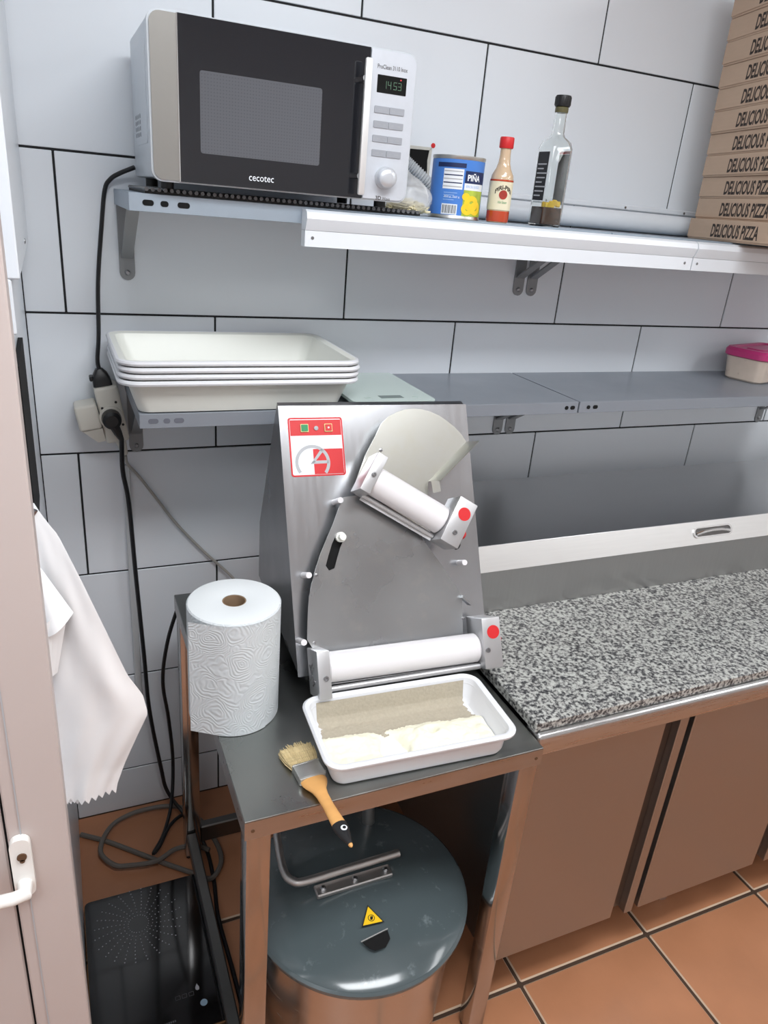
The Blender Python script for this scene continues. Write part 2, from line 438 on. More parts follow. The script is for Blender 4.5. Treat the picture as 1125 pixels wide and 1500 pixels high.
# aluminium door leaf standing parallel to the back wall, its edge at x = -0.357
def door():
    d = struct('door_1', B().box((-0.4235, -0.90, 0.01), (-0.358, -0.855, 2.12), 0.002), M_DOOR)
    obj('sash', B().box((-1.20, -0.897, 0.01), (-0.4265, -0.858, 2.12), 0.002), M_DOOR, d)
    obj('rebate', B().box((-0.4264, -0.893, 0.01), (-0.4236, -0.860, 2.12)), M_HOLE, d)
    obj('glazing_bead', B().box((-0.4095, -0.9012, 0.02), (-0.4080, -0.8995, 2.11)), M_GREY, d)
    M = frame((-0.411, -0.9004, 0.822), (1, 0, 0), (0, 0, 1))
    h = obj('handle', B().prism(rrect(-0.0115, 0.0115, -0.046, 0.046, 0.011), 0.010, M), mat('white_handle_lacquer', srgb(238, 236, 232), 0.35), d)
    obj('lever', B().tube([M @ Vector(q) for q in ((0, -0.024, 0.008), (0, -0.024, 0.026), (-0.012, -0.022, 0.030), (-0.11, -0.018, 0.030))], [0.009, 0.009, 0.008, 0.0065], 12), h.data.materials[0], h)
    obj('key_cylinder', B().prism(circle(0.001, 0.020, 0.0055, 12), 0.002, M, 0.010).prism(circle(0.001, 0.014, 0.003, 8), 0.002, M, 0.010), M_BROWN, h)
door()

# ceiling lamp over the worktop, plus two added fill panels out of view
def lamp(i, x, y, sx, sy, w):
    lab = ['long white ceiling light over the worktop', 'long white fill panel added on the ceiling at the right, unseen', 'square white fill panel added on the ceiling at the front left, unseen'][i]
    t = thing('ceiling_or_fill_light', lab, 'light', (x, y, CEIL), group='ceiling and added fill lights')
    obj('frame', B().box((x - sx / 2 - .02, y - sy / 2 - .02, CEIL - .05), (x + sx / 2 + .02, y + sy / 2 + .02, CEIL - .001), 0.004), M_ALU, t)
    obj('diffuser', B().box((x - sx / 2, y - sy / 2, CEIL - .056), (x + sx / 2, y + sy / 2, CEIL - .0505)), M_LAMP, t)
    ld = bpy.data.lights.new('ceiling_or_fill_lamp', 'AREA'); ld.shape = 'RECTANGLE'; ld.size = sx; ld.size_y = sy; ld.energy = w; ld.color = LAMP_COLOR
    lo = bpy.data.objects.new('ceiling_or_fill_lamp', ld); COL.objects.link(lo); lo.parent = t; lo.location = (0, 0, -0.058)
M_LAMP = mat('lamp_diffuser', (1, 1, 1, 1), 0.5, emit=4.0, var=0.0)
for i, a in enumerate(LAMPS): lamp(i, *a)

# ------------------------------------------------------------------ shelves
ZU, ZL = 1.576, 1.205        # shelf tops
def slots_on(front_y, z, xs, parent, m, w=0.018, h=0.009):
    b = B()
    for x, ww in xs: b.prism(rrect(x - ww / 2, x + ww / 2, z - h / 2, z + h / 2, h * 0.48), 0.0008, frame((0, front_y, 0), (1, 0, 0), (0, 0, 1)))
    return obj('slot', b, m, parent)

M_SLOT = mat('enamelled_slot', srgb(104, 106, 116), 0.6)
def shelf(x0, x1, z, m, label, lip=0.030, depth=0.30, slots=()):
    t = thing('metal_shelf', label, 'shelf', (x0, 0, z))
    t['group'] = 'wall shelves'
    obj('deck', B().box((x0, -depth + 0.0012, z - 0.0012), (x1, -0.001, z), 0.0005), m, t)
    obj('front_lip', B().box((x0, -depth, z - lip), (x1, -depth + 0.0012, z), 0.0005).box((x0, -depth + .0012, z - lip), (x1, -depth + 0.012, z - lip + .0012)), m, t)
    obj('side_lip', B().box((x0, -depth + 0.002, z - lip), (x0 + 0.0012, -0.002, z - .0012)), m, t)
    obj('side_lip', B().box((x1 - 0.0012, -depth + 0.002, z - lip), (x1, -0.002, z - .0012)), m, t)
    for xx, ww in slots: slots_on(-depth, z - lip / 2, [(xx, ww)], t, M_SLOT if xx < .5 and z < 1.4 else M_HOLE)
    return t
shelf(-0.196, 0.786, ZU, M_SHELFU, 'galvanised upper wall shelf under the microwave, left of two', 0.028, slots=((-0.166, .018), (-0.140, .013), (-0.109, .020)))
shelf(0.788, 1.79, ZU, M_SHELFU, 'galvanised upper wall shelf under the pizza boxes, right of two', 0.028)
shelf(-0.196, 0.7845, ZL, M_SHELF, 'blue-grey lower wall shelf carrying the stacked white trays and kitchen scale', 0.027, slots=((-0.172, .018), (-0.148, .012), (-0.126, .018), (0.752, .010), (0.769, .013)))
shelf(0.7890, 1.79, ZL, M_SHELF, 'blue-grey lower wall shelf with the pink-lidded food box on it', 0.027, slots=((0.815, .010), (0.835, .014)))

def bracket(x, z, label, m=M_BRACK):
    """steel angle bracket: wall strap, arm under the shelf and a diagonal brace; z is the underside of the shelf"""
    t = thing('shelf_bracket', label, 'bracket', (x, 0, z), group='shelf brackets')
    M = frame((x, -0.0002, z), (1, 0, 0), (0, 0, 1))
    poly = [(-.015, -.001), (-.015, -.155)] + [(.015 * math.cos(a), -.155 + .015 * math.sin(a)) for a in [math.radians(180 + 180 * k / 8) for k in range(1, 8)]] + [(.015, -.155), (.015, -.001)]
    obj('wall_strap', B().prism(poly, 0.0035, M), m, t)
    obj('arm', B().box((x - .014, -.275, z - .0036), (x + .014, -.004, z - .0002)), m, t)
    obj('brace', B().box((-.011, -.002, 0), (.011, .002, .2245), M=frame((x, -.0065, z - .125), (1, 0, 0), Vector((0, .113, .194)))), m, t)
    for zz in (-.155, -.075):
        if zz < -.1: obj('bolt', B().lathe([(.0055, 0), (.0055, .002), (.003, .004)], 8, frame((x, -.0037, z + zz), (1, 0, 0), (0, 0, 1))), M_SCREW, t)
    return t
for x, side in ((-0.178, 'at the left end'), (0.768, 'left one of the pair at the middle'), (0.808, 'right one of the pair at the middle')):
    bracket(x, ZU - .0014 - 0.0, 'grey angle bracket under the upper shelf, ' + side)
for x, side in ((-0.178, 'at the left end behind the sockets'), (0.768, 'left one of the pair beside the dough roller'), (0.808, 'right one of the pair beside the dough roller'), (1.770, 'at the right edge of the photo')):
    bracket(x, ZL - .0014, 'grey angle bracket under the lower shelf, ' + side)

# white cornice trims clipped to the upper shelf's front
def cornice(x0, x1, label):
    t = thing('edge_trim', label, 'trim', (x0, -.32, 1.51), group='white trims along the upper shelf')
    def prof(poly): return B().prism(poly, x1 - x0, frame((x0, 0, 0), (0, 1, 0), (0, 0, 1)))
    obj('rounded_moulding', prof([(-.3015, 1.5725), (-.322, 1.5725), (-.330, 1.568), (-.333, 1.558), (-.328, 1.546), (-.324, 1.5385), (-.3015, 1.5385)]), M_ALU, t)
    obj('flat_board', prof([(-.3015, 1.538), (-.3235, 1.538), (-.3235, 1.511), (-.3015, 1.511)]), M_ALU, t)
    for x in (x0 + .014, x1 - .02): obj('screw', B().lathe([(.003, 0), (.003, .0006)], 8, frame((x, -.3236, 1.526), (1, 0, 0), (0, 0, 1))), M_SCREW, t)
    return t
cornice(0.096, 1.005, 'long white moulded trim on the upper shelf edge, below the bottles')
cornice(1.008, 1.79, 'white moulded trim on the upper shelf edge, below the pizza boxes')

# ribbed rubber mat under the microwave
def rubber_mat():
    t = thing('rubber_mat', 'black ribbed rubber mat under the microwave', 'mat', (0.08, -.17, ZU))
    obj('sheet', B().box((-0.17, -.297, ZU + .0004), (0.33, -.03, ZU + .005)), M_BLACK, t)
    b = B()
    for i in range(50): b.cyl((-0.168 + .01 * i, -.303, ZU + .0065), (-0.168 + .01 * i, -.03, ZU + .0065), .0034, n=6)
    obj('rib', b, mat('highlit_rib_rubber', srgb(92, 92, 94), 0.35, var=0.3, nscale=90), t, kind='stuff')  # black ribs coloured grey, their highlights painted in
rubber_mat()

# ------------------------------------------------------------------ microwave
def microwave():
    x0, x1, z0, z1, yf, yb = -.162, .282, 1.596, 1.830, -.330, -.045
    t = thing('microwave', 'silver microwave oven with black glass door on the upper shelf', 'microwave', ((x0 + x1) / 2, -.18, ZU + .0065))
    F = frame((0, yf, 0), (1, 0, 0), (0, 0, 1))       # local x = world x, y = world z, z toward the camera
    obj('body', B().box((x0 + .004, yf + .022, z0 + .004), (x1 - .004, yb, z1 - .003), .006, 2), M_MWBODY, t)
    obj('front_frame', B().prism(rrect(x0, x1, z0, z1, .017), -.022, F), M_MWBODY, t)
    left = [(x, z) for x, z in rrect(x0 + .003, x0 + .10, z0 + .003, z1 - .003, .015) if x < x0 + .04]
    strip = left + [(-.1195, z0 + .003), (-.1195, z1 - .003)]
    obj('trim_strip', B().prism(strip, .003, F), M_MWSTR, t)
    door = obj('door', B().prism([(-.118, z0 + .002), (.1945, z0 + .002), (.1945, z1 - .002), (-.118, z1 - .002)], .004, F), M_MWDOOR, t)
    obj('window', B().prism(rrect(-.086, .113, 1.6425, 1.758, .004), .0004, F, .004), M_MWWIN, door)
    obj('door_edge', B().prism([(-.1195, z0 + .002), (-.118, z0 + .002), (-.118, z1 - .002), (-.1195, z1 - .002)], .0042, F), M_CHROME, door)
    hb = B().box((.1765, yf - .032, 1.603), (.1890, yf - .024, 1.809), .003, 2)
    h = obj('handle', hb, M_SATIN, door)
    for zz in (1.633, 1.780): obj('stand_off', B().cyl((.1800, yf - .004, zz), (.1800, yf - .025, zz), .005, n=10), M_CHROME, h)
    obj('lettering', text('cecotec', F @ Matrix.Translation((.0135, 1.6135, .0042)), w=.042, h=.0085), M_WPRINT, door)
    right = [(x, z) for x, z in rrect(x1 - .07, x1 - .003, z0 + .003, z1 - .003, .015) if x > x1 - .03]
    k = len(right) // 2
    top = [q for q in right if q[1] > 1.7]; bot = [q for q in right if q[1] < 1.7]
    pan = [(.1965, z0 + .003)] + sorted(bot, key=lambda q: (q[0], q[1])) + sorted(top, key=lambda q: (-q[0], q[1])) + [(.1965, z1 - .003)]
    cp = obj('control_panel', B().prism(pan, .003, F), M_MWSIL, t)
    obj('display', B().prism(rrect(.2095, .2635, 1.765, 1.7915, .001), .0006, F, .003), M_LCD, cp)
    seg_digits(F, cp)
    for zt in (1.7450, 1.7225, 1.7005, 1.6780):
        for xa, xb in ((.2075, .2350), (.2356, .2632)):
            obj('button', B().prism(rrect(xa, xb, zt - .0105, zt, .0012), .0016, F, .003), M_MWSTR if False else M_BTN, cp)
        obj('icon', join([text('|||  ||', F @ Matrix.Translation((.222, zt - .0052, .0048)), w=.014, h=.002), text('||  |||', F @ Matrix.Translation((.249, zt - .0052, .0048)), w=.016, h=.002)]), M_GREY, cp)
    MK = F @ Matrix.Translation((.2355, 1.6345, .003))
    obj('knob', B().lathe([(.0185, 0), (.0185, .004), (.0165, .006), (.0165, .018), (.0135, .021), (.006, .0225)], 28, MK), M_CHROMEK, cp)
    obj('lettering', text('ProClean 3110 Inox', F @ Matrix.Translation((.236, 1.8035, .0032)), w=.055, h=.0065), M_INK, cp)
    obj('lettering', join([text('3D', F @ Matrix.Translation((.2265, 1.6012, .0032)), w=.011, h=.0065, bold=.02), text('Wave', F @ Matrix.Translation((.2415, 1.6008, .0032)), w=.015, h=.005)]), M_INK, cp)
    S = frame((x0 + .004, 0, 0), (0, -1, 0), (0, 0, 1))
    S = Matrix(((0, 0, -1, x0 + .004), (1, 0, 0, 0), (0, 1, 0, 0), (0, 0, 0, 1)))   # local x = world y, y = world z, z = -x
    S = frame((x0 + .004, 0, 0), (0, -1, 0), (0, 0, 1))
    obj('side_recess', B().prism(rrect(.10, .265, 1.652, 1.80, .01), .0008, S @ Matrix.Identity(4), 0), M_MWBODY, t)
    b = B()
    for i in range(4):
        for j in range(4): b.prism(circle(.105 + .022 * i, 1.668 + .0095 * j, .0036, 8), .0014, S)
    obj('vent', b, M_GREYV, t)
    for fx in (x0 + .03, x1 - .03):
        for fy in (yf + .05, yb - .03): obj('foot', B().cyl((fx, fy, ZU + .0101), (fx, fy, z0 + .006), .011, n=12), M_BLACKP, t)
M_BTN = mat('silver_button', srgb(168, 172, 180), 0.4, metal=0.4, nscale=40)
M_CHROMEK = mat('satin_knob', srgb(206, 210, 216), 0.3, metal=0.4)
M_GREYV = mat('grey_vent', srgb(128, 132, 138), 0.6)
M_LED = mat('green_led', srgb(92, 128, 104), 0.5, emit=0.06)
M_LEDR = mat('red_led', srgb(220, 50, 60), 0.5, emit=0.6)
def seg_digits(F, parent):
    segs = {'1': 'bc', '4': 'fgbc', '5': 'afgcd', '3': 'abgcd'}
    b = B(); w, h, s = .0052, .0105, .0007
    for ch, cx in zip('1453', (.2235, .2320, .2425, .2510)):
        cz = 1.7775
        P = {'a': (-w / 2, h / 2, w / 2, h / 2), 'd': (-w / 2, -h / 2, w / 2, -h / 2), 'g': (-w / 2, 0, w / 2, 0), 'b': (w / 2, 0, w / 2, h / 2), 'c': (w / 2, -h / 2, w / 2, 0), 'f': (-w / 2, 0, -w / 2, h / 2), 'e': (-w / 2, -h / 2, -w / 2, 0)}
        for q in segs[ch]:
            xa, ya, xb, yb = P[q]
            b.box((cx + min(xa, xb) - s / 2, cz + min(ya, yb) - s / 2, .0036), (cx + max(xa, xb) + s / 2, cz + max(ya, yb) + s / 2, .0039), M=F)
    obj('clock_digits', b, M_LED, parent)
    obj('indicator', B().prism(circle(.2525, 1.7875, .0011, 8), .0003, F, .0036), M_LEDR, parent)
microwave()

# ------------------------------------------------------------------ things on the upper shelf
def can():
    cx, cy, r, h = .441, -.222, .0515, .114
    t = thing('pineapple_can', 'blue tin of pineapple slices beside the hot sauce bottle', 'can', (cx, cy, ZU))
    prof = [(.048, 0), (r + .0012, .0006), (r + .0012, .004), (r, .006), (r, h - .006), (r + .0012, h - .004), (r + .0012, h), (r - .002, h), (r - .003, h - .004)]
    obj('tin', B().lathe(prof, 48, Matrix.Translation((cx, cy, ZU))), M_TIN, t)
    def wrap(a0, a1, z0, z1, m, rr=.0006, name='label_print', n=12):
        b = B(); b.grid(lambda u, v: Vector((cx + (r + rr) * math.cos(math.radians(29 + a0 + (a1 - a0) * u)), cy + (r + rr) * math.sin(math.radians(29 + a0 + (a1 - a0) * u)), ZU + z0 + (z1 - z0) * v)), n, 1)
        return obj(name, b, m, t)
    # angle seen by the camera is about -118 deg; larger angle = further right in the photo
    wrap(0, 360, .007, h - .007, M_CANB, .0004, 'paper_label', 48)
    wrap(-196, -130, .1045 - .012, .1045 - .004, M_NAVY)
    wrap(-178, -134, .054, .090, M_WHITEB, .0008)
    for k in range(5): wrap(-177, -136, .0575 + .0068 * k, .0595 + .0068 * k, M_NAVY if k % 2 else M_GREY, .0010)
    for k in range(4): wrap(-174, -150 + 6 * (k % 2), .034 + .0042 * k, .0352 + .0042 * k, M_SKY, .0010)
    wrap(-176, -141, .008, .027, M_WHITEB, .0008)
    for k in range(13): wrap(-173.5 + 2.35 * k, -172.6 + 2.35 * k + (.6 if k % 3 == 0 else 0), .010, .025, M_INK, .0011, n=1)
    wrap(-130, -70, .066, .088, M_NAVY, .0008); wrap(-130, -70, .054, .066, M_WHITEB, .0008)
    wrap(-130, -70, .007, .054, M_LIME, .0008)
    def bend(me, ang0, z, rr):
        me2 = me
        for v in me2.vertices:
            a = math.radians(29 + ang0) + v.co.x / r; v.co = Vector((cx + (r + rr) * math.cos(a), cy + (r + rr) * math.sin(a), ZU + z + v.co.y))
        return me2
    obj('lettering', bend(text('PIÑA', Matrix.Identity(4), w=.030, h=.014, bold=.03), -108, .0775, .0014), M_WHITEB, t)
    obj('lettering', bend(text('EN SU JUGO', Matrix.Identity(4), w=.032, h=.006), -108, .060, .0014), M_SKY, t)
    obj('lettering', bend(text('850 g  560 g', Matrix.Identity(4), w=.030, h=.004), -155, .040, .0014), M_WHITEB, t)
    # pineapple slices printed on the label
    b = B()
    for (a, z, ro, ri) in ((-108, .030, .017, .006), (-118, .020, .013, .004), (-96, .022, .015, .005), (-124, .042, .008, .0)):
        n = 20
        for k in range(n):
            def P(rad, q):
                x = rad * math.cos(2 * PI * q / n); y = rad * math.sin(2 * PI * q / n) * 0.85
                aa = math.radians(29 + a) + x / r; zz = min(max(z + y, .008), .053)
                return Vector((cx + (r + .0016) * math.cos(aa), cy + (r + .0016) * math.sin(aa), ZU + zz))
            vs = [b.bm.verts.new(P(*q)) for q in ((ri, k), (ro, k), (ro, k + 1), (ri, k + 1))] if ri else [b.bm.verts.new(P(*q)) for q in ((0, k), (ro, k), (ro, k + 1))]
            b.bm.faces.new(vs)
    obj('fruit_print', b, M_YELF, t)
M_CANB = mat('blue_label', srgb(72, 128, 208), 0.4, var=0.05)
M_NAVY = mat('navy_print', srgb(24, 40, 84), 0.4)
M_SKY = mat('pale_blue_print', srgb(150, 186, 232), 0.4)
M_LIME = mat('green_yellow_print', srgb(170, 186, 70), 0.4, var=0.5, nscale=60)
M_YELF = mat('pineapple_yellow', srgb(246, 204, 44), 0.4, var=0.12, nscale=120)
M_WHITEB = mat('label_white', srgb(232, 236, 240), 0.45, var=0.02)
can()

def hot_sauce():
    cx, cy = .5205, -.262
    t = thing('hot_sauce_bottle', 'small red-capped bottle of piri-piri sauce beside the tin', 'bottle', (cx, cy, ZU))
    T = Matrix.Translation((cx, cy, ZU))
    prof = [(.0200, 0), (.0220, .003), (.0225, .010), (.0230, .078), (.0215, .088), (.0150, .100), (.0120, .110), (.0105, .124), (.0105, .138)]
    obj('glass', B().lathe(prof, 32, T), M_SAUCE, t)
    obj('settled_sauce', B().lathe([(.0224, .002), (.0230, .008), (.0230, .022)], 32, T, False, False), M_CHILI, t)
    obj('sauce_band', B().lathe([(.0236, .0765), (.0236, .0795)], 32, T, False, False), M_CHILI, t)
    obj('paper_label', B().grid(lambda u, v: Vector((cx + .0238 * math.cos(math.radians(-215 + 170 * u)), cy + .0238 * math.sin(math.radians(-215 + 170 * u)), ZU + .024 + .052 * v)), 20, 1), M_LABELC, t)
    def bend(me, ang0, z, rr=.0242, arch=0):
        for v in me.vertices:
            a = math.radians(ang0) + v.co.x / .0235
            v.co = Vector((cx + rr * math.cos(a), cy + rr * math.sin(a), ZU + z + v.co.y - arch * (v.co.x ** 2)))
        return me
    obj('lettering', bend(text('PIRI-PIRI', Matrix.Identity(4), w=.034, h=.008, bold=.03), -106, .0655, arch=30), M_INK, t)
    obj('lettering', bend(text('Hot Sauce', Matrix.Identity(4), w=.018, h=.005, shear=.2), -106, .0385), M_GREEN, t)
    b = B()
    n = 20
    for k in range(n):
        f = lambda rad, q: Vector((cx + .0244 * math.cos(math.radians(-106) + rad * math.cos(2 * PI * q / n) / .0235), cy + .0244 * math.sin(math.radians(-106) + rad * math.cos(2 * PI * q / n) / .0235), ZU + .052 + rad * math.sin(2 * PI * q / n)))
        b.bm.faces.new([b.bm.verts.new(f(*q)) for q in ((0, k), (.0085, k), (.0085, k + 1))])
    obj('round_emblem', b, mat('chilli_emblem', srgb(160, 52, 40), 0.5, var=0.3, nscale=200), t)
    obj('cap', B().lathe([(.0130, .136), (.0140, .138), (.0140, .154), (.0130, .156)], 24, T), M_RED, t)
M_SAUCE = mat('sauce_cream', srgb(206, 180, 150), 0.12, var=0.05, coat=0.5)
M_CHILI = mat('chilli_red', srgb(184, 66, 34), 0.15, var=0.1, coat=0.5)
M_LABELC = mat('cream_label', srgb(226, 218, 190), 0.6)
hot_sauce()

def oil():
    cx, cy = .655, -.235
    t = thing('oil_bottle', 'tall square glass bottle of chilli oil with black cap', 'bottle', (cx, cy, ZU), math.radians(3))
    R = W(t)
    def sq(w, z, r): return [R @ Vector((x, y, z)) for x, y in rrect(-w, w, -w, w, r, 4)]
    obj('glass', B().loft([sq(.024, 0, .007), sq(.0265, .003, .008), sq(.0265, .150, .008), sq(.0235, .162, .010), sq(.015, .172, .0149), sq(.0130, .178, .0129), sq(.0120, .215, .0119), sq(.0100, .215, .0099), sq(.0108, .178, .0107), sq(.0128, .1715, .0127), sq(.0212, .1605, .009), sq(.0245, .149, .007), sq(.0245, .0052, .007), sq(.0225, .0045, .006)]), M_GLASS, t)
    obj('oil', B().loft([sq(.0222, .0048, .006), sq(.0242, .0056, .007), sq(.0242, .038, .007)]), M_OIL, t)
    b = B()
    for k in range(9):
        x, y, z = random.uniform(-.016, .016), random.choice((-.0205, -.0205, -.010)), random.uniform(.040, .050)
        b.box((x - .006, y - .003, z - .005), (x + .006, y + .003, z + .007), .002, M=R @ Matrix.Translation((0, 0, 0)))
    obj('garlic_pieces', b, M_GARLIC, t, kind='stuff')
    fr = lambda y: R @ frame((0, y, 0), (1, 0, 0), (0, 0, 1))
    obj('back_label', B().prism([(-.0272, .0), (-.0272, 0)] and [(-.018, .050), (.018, .050), (.018, .142), (-.018, .142)], .0006, R @ frame((-.0266, 0, 0), (0, -1, 0), (0, 0, 1))), M_BLACKL, t)
    bb = B()
    for k in range(8): bb.prism([(-.014, .058 + .0085 * k), (.006 + .008 * (k % 3), .058 + .0085 * k), (.006 + .008 * (k % 3), .0605 + .0085 * k), (-.014, .0605 + .0085 * k)], .0004, R @ frame((-.0273, 0, 0), (0, -1, 0), (0, 0, 1)))
    obj('label_print', bb, M_GREY, t)
    obj('side_label', B().prism([(-.018, .045), (.018, .045), (.018, .142), (-.018, .142)], .0006, R @ frame((.0266, 0, 0), (0, 1, 0), (0, 0, 1))), M_BLACKL, t)
    obj('label_stripe', B().prism([(-.018, .1425), (.018, .1425), (.018, .148), (-.018, .148)], .0006, R @ frame((.0266, 0, 0), (0, 1, 0), (0, 0, 1))), M_RED, t)
    T = R
    obj('pourer', B().lathe([(.0128, .2152), (.0135, .217), (.0135, .224), (.012, .226)], 20, T), mat('olive_plastic', srgb(96, 92, 62), 0.4), t)
    rb = B(); prof = [(.0150, .2265)]
    rb.lathe([(.0148, .2262), (.0155, .228), (.0155, .244), (.0148, .246)], 24, T)
    for k in range(20):
        a = 2 * PI * k / 20; rb.box((-.0006, -.0006, .2285), (.0006, .0006, .2435), M=T @ Matrix.Translation((.0155 * math.cos(a), .0155 * math.sin(a), 0)))
    obj('cap', rb, M_BLACKP, t)
M_OIL = mat('dark_chilli_oil', srgb(84, 54, 34), 0.05, trans=0.3, ior=1.4, var=0.35, nscale=90)
M_GARLIC = mat('garlic_yellow', srgb(240, 200, 60), 0.35, var=0.1)
M_BLACKL = mat('black_label', srgb(26, 26, 30), 0.4)
oil()

def cheese_bag():
    cx, cy = .333, -.225
    t = thing('cheese_bag', 'clear plastic bag of grated cheese beside the microwave', 'bag', (cx, cy, ZU))
    def f(u, v):
        a = 2 * PI * u; ph = PI * (v - .5)
        rr = 1 + .12 * math.sin(5 * a + 3 * v) + .08 * math.sin(9 * a)
        return Vector((cx + 0.050 * math.cos(a) * math.cos(ph) * rr, cy + .050 * math.sin(a) * math.cos(ph) * rr, ZU + .0285 + .028 * math.sin(ph) + (.012 * max(0, math.sin(ph)) * (1 + math.cos(a + 2.6)))))
    obj('film', B().grid(f, 40, 16), M_BAGP, t)
    b = B()
    for k in range(320):
        a = random.uniform(0, 2 * PI); rr = .036 * random.random() ** .5; z = ZU + .006 + .026 * random.random() * (1 - rr / .06)
        x, y = cx + rr * math.cos(a), cy + rr * math.sin(a); th = random.uniform(0, PI); l = random.uniform(.008, .014)
        b.cyl((x - l * math.cos(th), y - l * math.sin(th), z), (x + l * math.cos(th), y + l * math.sin(th), z + random.uniform(-.003, .003)), .0016, n=4)
    obj('shreds', b, M_NOODLE, t, kind='stuff')
cheese_bag()

def wall_hole():
    t = thing('wall_box', 'broken square cable opening in the tiled wall behind the cheese bag', 'wall opening', (.452, 0, 1.645))
    F = frame((0, -.0005, 0), (1, 0, 0), (0, 0, 1))
    obj('cavity', B().prism([(.402, 1.646), (.481, 1.650), (.480, 1.711), (.402, 1.709)], .0008, F), M_HOLE, t)
    obj('plaster_edge', B().prism([(.402, 1.709), (.480, 1.711), (.484, 1.717), (.402, 1.716)], .0025, F).prism([(.480, 1.711), (.477, 1.69), (.479, 1.67), (.476, 1.651), (.484, 1.650), (.486, 1.717)], .0025, F), mat('plaster', srgb(200, 198, 190), 0.9, var=0.15, nscale=80), t)
wall_hole()
solo('wall_plug', B().lathe([(.0052, 0), (.0052, .0012), (.0016, .0014), (.0014, .0022)], 12, frame((.489, -.0001, 1.7215), (1, 0, 0), (0, 0, 1))), M_RED, 'tiny round red wall plug above the cable opening', 'wall plug')
def conduit():
    pts = smooth([(.405, -.018, 1.690), (.428, -.022, 1.674), (.462, -.028, 1.650), (.497, -.03, 1.626), (.540, -.032, 1.605), (.60, -.032, 1.598)], 14)
    rr = [.0125 + .0016 * (1 if i % 2 else -1) for i in range(len(pts))]
    solo('corrugated_conduit', B().tube(pts, rr, 14), mat('grey_conduit', srgb(190, 194, 198), 0.5), 'grey corrugated conduit coming out of the wall opening', 'conduit', ang=70)
conduit()
def pipe():
    t = thing('drain_pipe', 'long white pipe lying along the wall behind the bottles', 'pipe', (.48, -.03, ZU))
    obj('pipe', B().cyl((.60, -.028, 1.603), (1.45, -.028, 1.603), .0235, n=20), M_ALU, t)
    obj('wall_rail', B().box((.60, -.012, 1.628), (1.45, -.001, 1.642), .003), M_ALU, t)
    for x in (.80, 1.05, 1.25): obj('screw', B().lathe([(.003, 0), (.003, .001)], 8, frame((x, -.0125, 1.635), (1, 0, 0), (0, 0, 1))), M_SCREW, t)
pipe()

# pizza boxes
def pizza_boxes():
    H = .0475; L = .350; n = 12
    ex = Vector((-.255, -.967, 0)).normalized(); ey = Vector((.967, -.255, 0)).normalized()
    text_me = {}
    proto = None
    words = ['lowest', 'second', 'third', 'fourth', 'fifth', 'sixth', 'seventh', 'eighth', 'ninth', 'tenth', 'eleventh', 'topmost']
    for i in range(n):
        sh = (.011 - .0034 * (i - 1) if i else 0) + random.uniform(-.0012, .0012)
        o = Vector((1.191 + sh, -.104, ZU + .0006 + H * i))
        M = frame(o, ex, ey)
        M = M @ Matrix.Rotation(math.radians(random.uniform(-.6, .6)), 4, 'Z')
        # frame(): z = ex x ey points up or down; force up
        if M.col[2].z < 0: M = M @ Matrix.Diagonal((1, -1, -1, 1))
        lab = 'brown cardboard pizza box printed DELICIOUS PIZZA, %s from the shelf in the stack' % words[i]
        if i == n - 1: lab = 'brown cardboard pizza box, topmost of the stack on the upper shelf'
        if i == 0: lab = 'brown cardboard pizza box, lowest of the stack and jutting out to the left'
        if proto is None:
            t = thing('pizza_box', lab, 'pizza box', M=M, group='stacked pizza boxes')
            def wb(b): 
                b.bm.transform(M); return b
            obj('tray', wb(B().box((.001, .001, 0), (L - .001, L - .001, H - .0025), .001)), M_CARD, t)
            obj('lid', wb(B().box((0, 0, H - .0022), (L, L, H - .0002), .0008).box((0.0, -.0012, .004), (L, .0008, H - .0004), .0006)), M_CARD, t)
            obj('lettering', text('DELICIOUS PIZZA', M @ frame((.202, -.0013, H * .48), (1, 0, 0), (0, 0, 1)), w=.190, h=.0300, bold=.03, shear=.05), M_INK, t)
            proto = t
        else: dup(proto, M, lab)
pizza_boxes()

# ------------------------------------------------------------------ lower shelf: trays, scale, food box
def tray_rings(cx, cy, z, Lx, Ly, H, wall, rim, r, th=.003, rot=0.0):
    R = Matrix.Translation((cx, cy, z)) @ Matrix.Rotation(rot, 4, 'Z')
    def ring(ins, zz, rr): return [R @ Vector((x, y, zz)) for x, y in rrect(-Lx / 2 + ins, Lx / 2 - ins, -Ly / 2 + ins, Ly / 2 - ins, rr, 6)]
    b = rim + wall
    return [ring(b + .012, 0, r), ring(b + .003, .002, r), ring(b, .010, r), ring(rim + .004, H - .012, r), ring(rim, H - .009, r), ring(.002, H - .009, r + rim * .8), ring(0, H - .006, r + rim), ring(0, H - .003, r + rim),
            ring(.003, H, r + rim), ring(rim * .6, H, r + rim * .5), ring(rim + .002, H - .003, r), ring(b + th, .014, r * .9), ring(b + th + .006, .006, r * .8), ring(b + th + .016, th, r * .7)]
